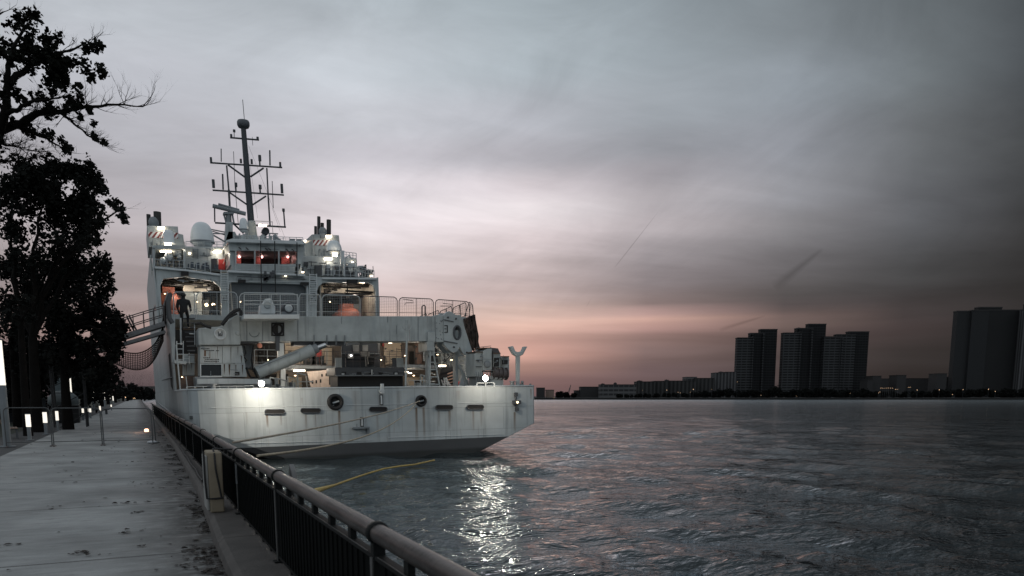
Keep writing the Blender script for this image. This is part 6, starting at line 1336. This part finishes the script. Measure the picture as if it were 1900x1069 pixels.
for q in ((28, 48, 13), (40, 36, 10), (55, 28, 9), (67, 30, 8), (18, 56, 8), (60, 52, 14), (75, 62, 17), (90, 75, 12), (50, 75, 12), (12, 82, 11), (3, 95, 10), (40, 100, 18), (68, 98, 20), (90, 105, 16), (25, 105, 12), (110, 115, 15), (125, 118, 14), (140, 112, 10), (150, 122, 13), (168, 130, 10), (185, 128, 10), (192, 135, 6), (170, 145, 6), (100, 140, 15), (120, 150, 15), (135, 142, 10), (75, 145, 15), (90, 160, 14), (65, 165, 9), (140, 160, 8), (35, 172, 13), (50, 182, 11), (25, 165, 8), (72, 185, 12), (78, 205, 10), (92, 205, 11), (125, 182, 11), (140, 190, 11), (150, 182, 6), (172, 82, 8), (160, 90, 6), (185, 88, 6), (135, 80, 7, .5), (110, 70, 7, .5), (182, 222, 7), (175, 230, 5), (178, 255, 6), (192, 262, 5), (48, 238, 10), (62, 250, 10), (80, 248, 9), (95, 252, 7), (118, 262, 7), (122, 275, 9), (130, 278, 6), (22, 225, 5), (3, 180, 8), (5, 205, 6), (0, 140, 8), (105, 125, 14), (165, 206, 5, .5), (120, 205, 6, .6), (150, 218, 4, .5)): cA(*q)
for _ in range(40): cA(rnd.uniform(-260, -10), rnd.uniform(10, 300), rnd.uniform(8, 18))
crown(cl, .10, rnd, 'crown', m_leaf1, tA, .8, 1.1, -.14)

def tree_B(px, Y, clumps, name, label, leaf, m, limbs, trunk_r, zfork, dens=1.0, dy=2.0, extra=0):
    rnd = random.Random(int(px * 7 + Y)); base = on_y(px, 735, Y); t_ = empty(name, (base.x, Y, 0)); tag(t_, label, 'tree', 'trees along the promenade'); u_ = Y * .92 / FPX
    mb = MB(); fk = Vector((.1, 0, zfork)); mb.path([Vector((0, 0, -.1)), Vector((0, .05, zfork * .35)), Vector((.05, 0, zfork * .7)), fk], [trunk_r * 1.35, trunk_r, trunk_r * .9, trunk_r * .8], 10); cl = []; tw = []
    for lx, ly in limbs:
        q = on_y(lx, ly, Y + rnd.gauss(0, dy * .5)) - t_.location; mid = fk.lerp(q, .5) + Vector((rnd.gauss(0, .3), rnd.gauss(0, .5), .5)); limb(mb, [fk, mid, q], trunk_r * .5, .03, rnd, tw, 1, Y * .028)
    mb.build('trunk', m_bark, t_)
    for cx, cy, rp_, *k in clumps:
        k = k[0] if k else 1.0
        for _ in range(2):
            q = on_y(cx + rnd.uniform(-.3, .3) * rp_, cy + rnd.uniform(-.3, .3) * rp_, Y + rnd.gauss(0, dy * .6)) - t_.location; r_ = max(5, rp_ * .95) * u_
            cl.append((q, r_, max(r_, dy * .5), 40 + 5.2 * k * math.pi * r_ * r_ / (.4 * leaf * leaf)))
    crown(cl, leaf, rnd, 'crown', m, t_, dens * .85, .9, -.13); return t_
# main dark tree whose crown fills the left edge
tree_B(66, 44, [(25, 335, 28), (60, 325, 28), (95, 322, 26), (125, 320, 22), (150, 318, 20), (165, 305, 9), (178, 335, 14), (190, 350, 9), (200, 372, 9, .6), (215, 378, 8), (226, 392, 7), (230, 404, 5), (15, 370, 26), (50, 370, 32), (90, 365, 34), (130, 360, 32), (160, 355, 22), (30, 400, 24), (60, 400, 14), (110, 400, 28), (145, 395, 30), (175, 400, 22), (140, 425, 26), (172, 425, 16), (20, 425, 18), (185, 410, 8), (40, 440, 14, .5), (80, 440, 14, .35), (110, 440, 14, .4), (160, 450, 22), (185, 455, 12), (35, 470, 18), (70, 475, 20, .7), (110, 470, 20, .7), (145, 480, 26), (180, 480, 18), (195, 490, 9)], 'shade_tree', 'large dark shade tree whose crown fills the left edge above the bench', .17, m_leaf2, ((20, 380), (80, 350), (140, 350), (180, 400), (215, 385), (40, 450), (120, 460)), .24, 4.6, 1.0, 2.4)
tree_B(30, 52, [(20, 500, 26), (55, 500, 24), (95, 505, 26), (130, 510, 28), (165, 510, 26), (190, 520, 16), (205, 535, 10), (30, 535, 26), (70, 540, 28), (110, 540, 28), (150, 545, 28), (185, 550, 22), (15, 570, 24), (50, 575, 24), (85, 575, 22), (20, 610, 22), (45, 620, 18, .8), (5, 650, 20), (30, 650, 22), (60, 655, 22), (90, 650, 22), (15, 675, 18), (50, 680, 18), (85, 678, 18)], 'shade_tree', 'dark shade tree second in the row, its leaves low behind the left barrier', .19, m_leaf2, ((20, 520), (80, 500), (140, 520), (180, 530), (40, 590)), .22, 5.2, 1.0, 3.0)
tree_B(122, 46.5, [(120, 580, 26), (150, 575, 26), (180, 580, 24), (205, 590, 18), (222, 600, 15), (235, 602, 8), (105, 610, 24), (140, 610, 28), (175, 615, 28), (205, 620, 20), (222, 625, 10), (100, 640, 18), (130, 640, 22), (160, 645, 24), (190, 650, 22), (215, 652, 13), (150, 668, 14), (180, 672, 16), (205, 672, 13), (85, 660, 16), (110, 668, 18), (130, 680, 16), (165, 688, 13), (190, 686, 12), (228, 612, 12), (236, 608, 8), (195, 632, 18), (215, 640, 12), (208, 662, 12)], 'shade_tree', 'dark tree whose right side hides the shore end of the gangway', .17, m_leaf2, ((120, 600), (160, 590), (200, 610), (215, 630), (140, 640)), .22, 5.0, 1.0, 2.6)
tree_B(46, 40, [(40, 560, 14, .5), (60, 590, 12, .5), (20, 590, 12, .5)], 'shade_tree', 'slim trunk just left of the forked trunk, its leaves merging into the crown above', .17, m_leaf2, ((30, 600), (60, 570)), .15, 5.0, 1.0, 1.5)
for px, Y, top, w, lb in ((20, 105, 640, 40, 'dark tree far left behind the screen fence'), (70, 118, 655, 34, 'dark tree behind the forked trunk beyond the fence'), (110, 100, 660, 30, 'dark tree behind the upright pale board'), (155, 130, 665, 30, 'dark tree behind the cross-braced frame'), (188, 150, 672, 24, 'dark tree above the third column lamp'), (200, 190, 682, 16, 'dark rounded tree below the net, at the start of the far row'), (214, 240, 697, 13, 'dark tree second in the descending far row'), (228, 300, 706, 12, 'dark tree third in the descending far row'), (240, 380, 712, 10, 'dark tree fourth in the descending far row'), (252, 470, 716, 9, 'dark tree fifth in the descending far row'), (264, 560, 718, 8, 'dark tree sixth in the descending far row'), (274, 660, 720, 7, 'dark tree near the ship\'s side in the far row'), (283, 760, 722, 6, 'smallest dark tree, right against the ship\'s side')):
    rn_ = random.Random(px); c_ = []
    for k in range(11): c_.append((px + rn_.uniform(-1, 1) * w, top + w * .5 + rn_.uniform(0, 1) * max(6, (738 - top - w * .5)), w * rn_.uniform(.35, .6)))
    c_.append((px, top + w * .45, w * .45)); tree_B(px, Y, c_, 'bushy_tree', lb, max(.35, Y * .0028), m_leaf3, ((px, top + w * .6), (px - w * .5, top + w), (px + w * .5, top + w)), .3, 3.0, .9, Y * .025)

# undergrowth behind the lawn: dark shrubs filling the foot of the trees
for px, Y, top, w, lb in ((4, 58, 668, 26, 'dark shrub at the left edge behind the tall lamp post'), (40, 60, 675, 26, 'dark shrub behind the bench'), (76, 62, 672, 24, 'dark shrub right of the forked trunk'), (112, 78, 680, 24, 'dark shrub behind the pale board and tank'), (146, 80, 676, 24, 'dark shrub behind the second column lamp'), (176, 92, 690, 20, 'dark shrub behind the third column lamp'), (60, 100, 640, 40, 'tall dark shrub at the back between the trunks'), (15, 96, 636, 40, 'tall dark shrub at the back near the left edge'), (130, 112, 650, 40, 'tall dark shrub at the back under the third tree')):
    rn_ = random.Random(px + 3); base = on_y(px, 735, Y); t_ = empty('shrub', (base.x, Y, 0)); tag(t_, lb, 'shrub', 'shrubs under the promenade trees'); u_ = Y * .92 / FPX; cl = []
    for _ in range(9): q = on_y(px + rn_.uniform(-1, 1) * w * .8, rn_.uniform(top, 750), Y + rn_.gauss(0, 1.2)) - t_.location; r_ = w * .6 * u_; cl.append((q, r_, r_, 260))
    crown(cl, .3, rn_, 'leaves', m_leaf3, t_, 1.0, .9, -.3)
    b = MB(); [b.tube((0, 0, -.05), (rn_.uniform(-.6, .6), rn_.uniform(-.6, .6), 1.2), .05, .02, n=5) for _ in range(4)]; b.build('stems', m_bark, t_)
# ------------------------------------------------------------------ far bridge behind the ship
b = MB(); yb = 1500.0; A, Bq = on_y(228, 716.5, yb), on_y(420, 721, yb)
zt = A.z; b.box((A.x - 60, yb, zt - 5), (Bq.x, yb + 12, zt)); br = b.build('bridge_deck_span', mat('bridge_steel', (.08, .07, .07), .7)); br.name = 'suspension_bridge'; tag(br, 'distant bridge deck low over the river, left of the ship\'s side', 'bridge')
b = MB()
for k in range(7): x = A.x - 40 + k * 42; b.box((x, yb + 2, -4), (x + 3, yb + 10, zt - 5))
b.build('pier', MATS['bridge_steel'], br)
# ------------------------------------------------------------------ far shore
m_shore = mat('far_shore_bank', (.018, .018, .018), .9, var=.3, vscale=.05)
b = MB(); p0, p1 = far(-400, 690), far(2600, 640); n_ = Vector((FH.x, FH.y, 0))
q0, q1 = p0 + n_ * 6000, p1 + n_ * 6000
b.add([(p0.x, p0.y, -3), (p1.x, p1.y, -3), (p1.x, p1.y, .4), (p0.x, p0.y, .4), (q1.x, q1.y, .4), (q0.x, q0.y, .4)], [(0, 1, 2, 3), (3, 2, 4, 5)])
tag(b.build('far_shore', m_shore), kind='structure')
axR = CR
def facade(name, wall, glass, fh, bw, wv, vert=False):
    """floor bands (or vertical bays) of dark glass between pale spandrels, in object space"""
    m = bpy.data.materials.new(name); m.use_nodes = True; t = m.node_tree; p = t.nodes['Principled BSDF']
    tcn = N('ShaderNodeTexCoord', t); s = N('ShaderNodeSeparateXYZ', t); L(tcn.outputs['Object'], s.inputs[0], t)
    fz = M('FRACT', M('DIVIDE', s.outputs[2], fh, tree=t), tree=t); fxx = M('FRACT', M('DIVIDE', M('ADD', s.outputs[0], s.outputs[1], tree=t), bw, tree=t), tree=t)
    win = M('GREATER_THAN', fz, wv, tree=t) if not vert else M('GREATER_THAN', fxx, wv, tree=t)
    if not vert: win = M('MULTIPLY', win, M('GREATER_THAN', fxx, .12, tree=t), tree=t)
    nz = N('ShaderNodeTexNoise', t); nz.inputs['Scale'].default_value = .12; L(tcn.outputs['Object'], nz.inputs['Vector'], t)
    c = mixc(win, (*wall, 1), (*glass, 1), 'MIX', t); c = mixc(M('MULTIPLY', nz.outputs['Fac'], .4, tree=t), c, (wall[0] * .5, wall[1] * .5, wall[2] * .5, 1), 'MIX', t)
    L(c, p.inputs['Base Color'], t); p.inputs['Roughness'].default_value = .8; p.inputs['Specular IOR Level'].default_value = .2
    return m
f_tower = facade('tower_bands', (.055, .057, .061), (.008, .0085, .009), 2.95, 6.1, .46)
f_dark = facade('tower_dark_glass', (.024, .025, .028), (.007, .0075, .008), 2.95, 3.1, .3)
f_low = facade('low_block_bands', (.11, .11, .113), (.03, .03, .032), 4.0, 5.0, .5)
f_vert = facade('vertical_bays', (.050, .049, .050), (.02, .02, .02), 3.2, 4.2, .5, True)
f_vert2 = facade('pale_vertical_bays', (.10, .10, .105), (.03, .03, .032), 3.2, 3.6, .45, True)
f_far = mat('far_block_wall', (.026, .025, .026), .8, var=.3, vscale=.05); f_glassy = mat('tall_block_dark_cladding', (.005, .0055, .0065), .8, var=.3, vscale=.03); f_glassy2 = mat('tall_block_grey_cladding', (.012, .013, .015), .8, var=.3, vscale=.03)
rlit = random.Random(99)
def block(name, label, slabs, D, depth, cat='building', group='buildings on the far shore', lit=0, roofbits=1):
    """slabs: (px left, px right, py top, setback m, material); all on one base, facing the river"""
    x0 = min(s_[0] for s_ in slabs); x1 = max(s_[1] for s_ in slabs); o = far((x0 + x1) / 2, D); r = empty(name, (o.x, o.y, .4), -HEAD); tag(r, label, cat, group)
    to = lambda px, dd: (far(px, dd) - o).dot(axR)
    for i, (a, c, top, sb, m) in enumerate(slabs):
        dd = D + sb; xa, xc = to(a, dd), to(c, dd); h = far_h((a + c) / 2, top, dd) - .4
        b = MB(); b.box((xa, sb, -.4), (xc, sb + depth, h)); w = b.build('wall', m, r)
        b = MB(); t_ = max(.4, h * .012); b.box((xa - .3, sb - .3, h), (xc + .3, sb + depth + .3, h + t_)); b.build('roof', f_far, w)
        for _ in range(lit if i == 0 else 0):
            u, v = rlit.uniform(xa + .1 * (xc - xa), xc - .1 * (xc - xa)), rlit.uniform(h * .05, h * .9); b = MB(); s_ = 1.1 + (D - 700) * .001; b.box((u, sb - .12, v), (u + s_, sb + .02, v + s_ * .8)); b.build('window', m_winlit, r)
    return r
T1 = [(1364.5, 1393, 627.5, 4, f_tower), (1387.5, 1412, 619, 9, f_dark), (1406, 1436.5, 612, 12, f_dark), (1392.3, 1394.6, 626, 2, f_tower), (1411.3, 1413.6, 619.5, 6, f_tower)]
block('apartment_tower', 'dark stepped apartment tower of three slabs, leftmost of the tall towers', T1, 880, 9)
T2 = [(1448.5, 1480, 618.5, 4, f_tower), (1472.5, 1502, 610, 9, f_dark), (1493, 1525.5, 602.3, 12, f_dark), (1479, 1481.6, 617, 2, f_tower), (1500, 1502.6, 612, 6, f_tower)]
block('apartment_tower', 'tallest dark stepped apartment tower, middle of the three beside each other', T2, 880, 9)
T3 = [(1524, 1556, 625.5, 5, f_tower), (1546, 1581, 621.5, 9, f_tower), (1568, 1605, 616.3, 13, f_dark), (1556.5, 1558.8, 629, 2, f_tower)]
block('apartment_tower', 'dark stepped apartment tower joined to the tallest one on its right', T3, 880, 9)
for lb, q in (('roof_plant', ((1389, 1393, 619, 10), )),): pass
block('office_tower', 'broad dark glass tower with a raised roof block near the right edge', [(1764, 1795, 578.5, 0, f_glassy2), (1791, 1822, 577, -3, f_glassy2), (1820, 1888, 576.5, -2, f_glassy), (1802, 1845, 571.5, 6, f_glassy)], 860, 8)
block('office_tower', 'pale-edged tower cut by the right edge of the photo', [(1887.5, 1894, 575, -4, f_vert2), (1894, 1960, 565, 4, f_glassy)], 850, 10)
lows = [
 (996, 1011, 720, 745, f_far, 'low dark block right of the ship\'s stern'), (1013, 1028, 724, 760, mat('warm_pale_wall', (.24, .17, .14), .7), 'small pale block with a warm front on the far shore'),
 (1067, 1078, 725, 770, f_far, 'small dark shed left of the long dark block'), (1077, 1113, 718.2, 765, f_far, 'dark flat block left of the banded white one'),
 (1114, 1180, 714, 740, f_low, 'long low building with pale horizontal bands'), (1181, 1215, 708.5, 790, f_vert, 'brown-grey block with a raised end beside the banded building'),
 (1214, 1240, 707.5, 800, f_vert, 'brown-grey block with a flat roof, second of the joined row'), (1239, 1292, 707, 810, f_vert, 'long brown-grey block with a flat roof, third of the joined row'), (1272, 1292, 700, 830, f_low, 'pale slab rising behind the joined brown-grey row'), (1291, 1325, 702, 820, f_vert, 'taller brown-grey block at the right end of the joined row'),
 (1325.5, 1349, 692, 830, f_vert2, 'pale block with vertical bays left of the towers'), (1345, 1366, 690.5, 860, f_vert2, 'pale block with vertical bays partly behind the leftmost tower'),
 (1608, 1618, 705, 840, f_far, 'short dark stub block right of the towers'), (1617, 1633, 698, 850, f_far, 'square dark block first of three between the towers and the glass tower'), (1633, 1663, 703, 900, f_far, 'long dark low block between two square ones, left'), (1662, 1679, 696.5, 850, f_far, 'square dark block second of three between the towers and the glass tower'), (1679, 1738, 702.5, 905, f_far, 'long dark low block between two square ones, right'), (1736.5, 1754, 693.5, 850, f_far, 'square dark block third of three, closest to the glass tower'), (1753, 1768, 700, 870, f_far, 'low dark block at the foot of the glass tower')]
for a, c, top, D, m, lb in lows:
    bk_ = block('waterfront_building', lb, [(a, c, top, 0, m)], D, 18, lit=0)
# rooftop tanks and masts
def roofbox(px, py0, py1, w, D, label, name='roof_plant_room'):
    o = far(px, D + 8); z0, z1 = far_h(px, py1, D + 8), far_h(px, py0, D + 8); hw = w / 2 * D / FPX; r = MB(); r.box((-hw, -2, 0), (hw, 2, z1 - z0)); r.box((-hw * .4, -1, z1 - z0), (hw * .2, 1, (z1 - z0) * 1.25)); r = r.build(name, f_far); r.location = (o.x, o.y, z0); r.rotation_euler = (0, 0, -HEAD); tag(r, label, 'roof plant', 'plant rooms on far roofs')
for px, y0, y1, w, D, lb in ((1118, 712, 714.5, 6, 740, 'roof box at the left end of the banded building'), (1141, 710.5, 714.5, 5, 740, 'roof box in the middle of the banded building'), (1390, 618.5, 621, 5, 880, 'small round-topped box on the leftmost tower'), (1475.5, 608.5, 611, 5, 880, 'small round-topped box on the tallest tower'), (1186, 706.5, 709, 9, 790, 'roof box on the raised brown-grey block'), (1236, 705, 708, 7, 800, 'roof box between the brown-grey blocks'), (1336, 690, 692.5, 8, 830, 'roof box on the pale block of vertical bays')): roofbox(px, y0, y1, w, D, lb)
b = MB(); o = far(1054, 760); b.tube((o.x, o.y, .4), (o.x + 3, o.y, 13), .3, n=5); b.tube((o.x - 2, o.y, .4), (o.x + 3, o.y, 13), .3, n=5); tag(b.build('dock_crane', m_raildk), 'thin leaning crane jib on the far shore', 'crane')
# trees and shrubs on the far bank
def far_tree(px, top, w, D, label):
    rn_ = random.Random(int(px * 10)); o = far(px, D, .4); t_ = empty('bank_tree', o); tag(t_, label, 'tree', 'trees on the far bank'); u_ = D / FPX; h = far_h(px, top, D) - .4; cl = []
    for _ in range(9): q = Vector((rn_.uniform(-1, 1) * w * u_ * .4, rn_.uniform(-3, 3), h * rn_.uniform(.25, .8))); r_ = h * rn_.uniform(.16, .30); cl.append((axR * q.x + FH * q.y + Vector((0, 0, q.z)), r_ * 1.5, r_ * 1.5, 240))
    crown(cl, 1.1, rn_, 'crown', m_leaf3, t_, 1.0, .9, -.6); b = MB(); b.tube((0, 0, -.3), (0, 0, h * .5), .35, .2, n=6); b.build('trunk', m_bark, t_)
spec = [(1036, 728, 14), (1050, 729, 13), (1064, 729, 12), (1150, 732, 14), (1166, 732, 14), (1184, 731, 14), (1200, 731, 14), (1218, 731, 15), (1236, 730, 15), (1254, 730, 15), (1272, 730, 15), (1290, 728, 18), (1306, 727, 18), (1322, 726, 18), (1338, 724, 18), (1352, 721, 18), (1368, 726, 18), (1384, 726, 18), (1402, 724, 18), (1418, 726, 18), (1434, 719, 16), (1443, 717, 16), (1458, 728, 16), (1474, 724, 18), (1490, 722, 18), (1506, 723, 18), (1522, 721, 20), (1538, 724, 18), (1556, 727, 16), (1572, 725, 18), (1588, 726, 18), (1604, 722, 14), (1622, 728, 16), (1640, 727, 16), (1660, 728, 16), (1680, 727, 16), (1700, 726, 18), (1720, 727, 18), (1740, 725, 18), (1760, 724, 18), (1780, 723, 18), (1800, 724, 18), (1820, 722, 18), (1840, 724, 18), (1860, 722, 20), (1880, 723, 20), (1898, 720, 20)]
for i, (px, top, w) in enumerate(spec):
    seg = 'below the low blocks' if px < 1360 else 'at the foot of the three towers' if px < 1610 else 'below the square dark blocks' if px < 1765 else 'in front of the glass tower'
    far_tree(px, top, w, 700 + (i % 3) * 8, f'dark bank tree {seg} on the far shore')
# far lamps
for i, (px, py, s_) in enumerate([(1192, 724.5, .5), (1237, 724, .6), (1258, 728, .4), (1262, 729, .4), (1286, 722.5, .8), (1281, 728, .4), (1320, 723, .4), (1367, 708.5, .5), (1629.5, 729.5, .5), (1632, 727.5, .5), (1661, 722.5, .6), (1665, 722.5, .5), (1701, 723.8, .7), (1742, 723.3, .7), (1786, 723, .6), (1833, 722.3, .8), (1846, 726.4, .6), (1767, 732, .6), (1028, 738, .4), (1412, 734, .4), (1478, 735, .4), (1577, 730, .4)] + [(1633.5 + 3.6 * k, 720.3, .5) for k in range(7)] + [(1684 + 2 * k, 718.8, .4) for k in range(3)]):
    D = 693 + (0 if py > 735 else 2); o = far(px, D, .4); z = max(.6, far_h(px, py, D)); r = empty('street_lamp', o); 
    tag(r, 'tiny warm street lamp on the far shore', 'street lamp', 'lamps along the far shore')
    b = MB(); b.tube((0, 0, 0), (0, 0, z - .4), .08, n=5); b.build('post', m_dkgrey, r); MB().ball((0, 0, z - .4), s_ * .36, 6).build('lamp_head', m_dot, r)
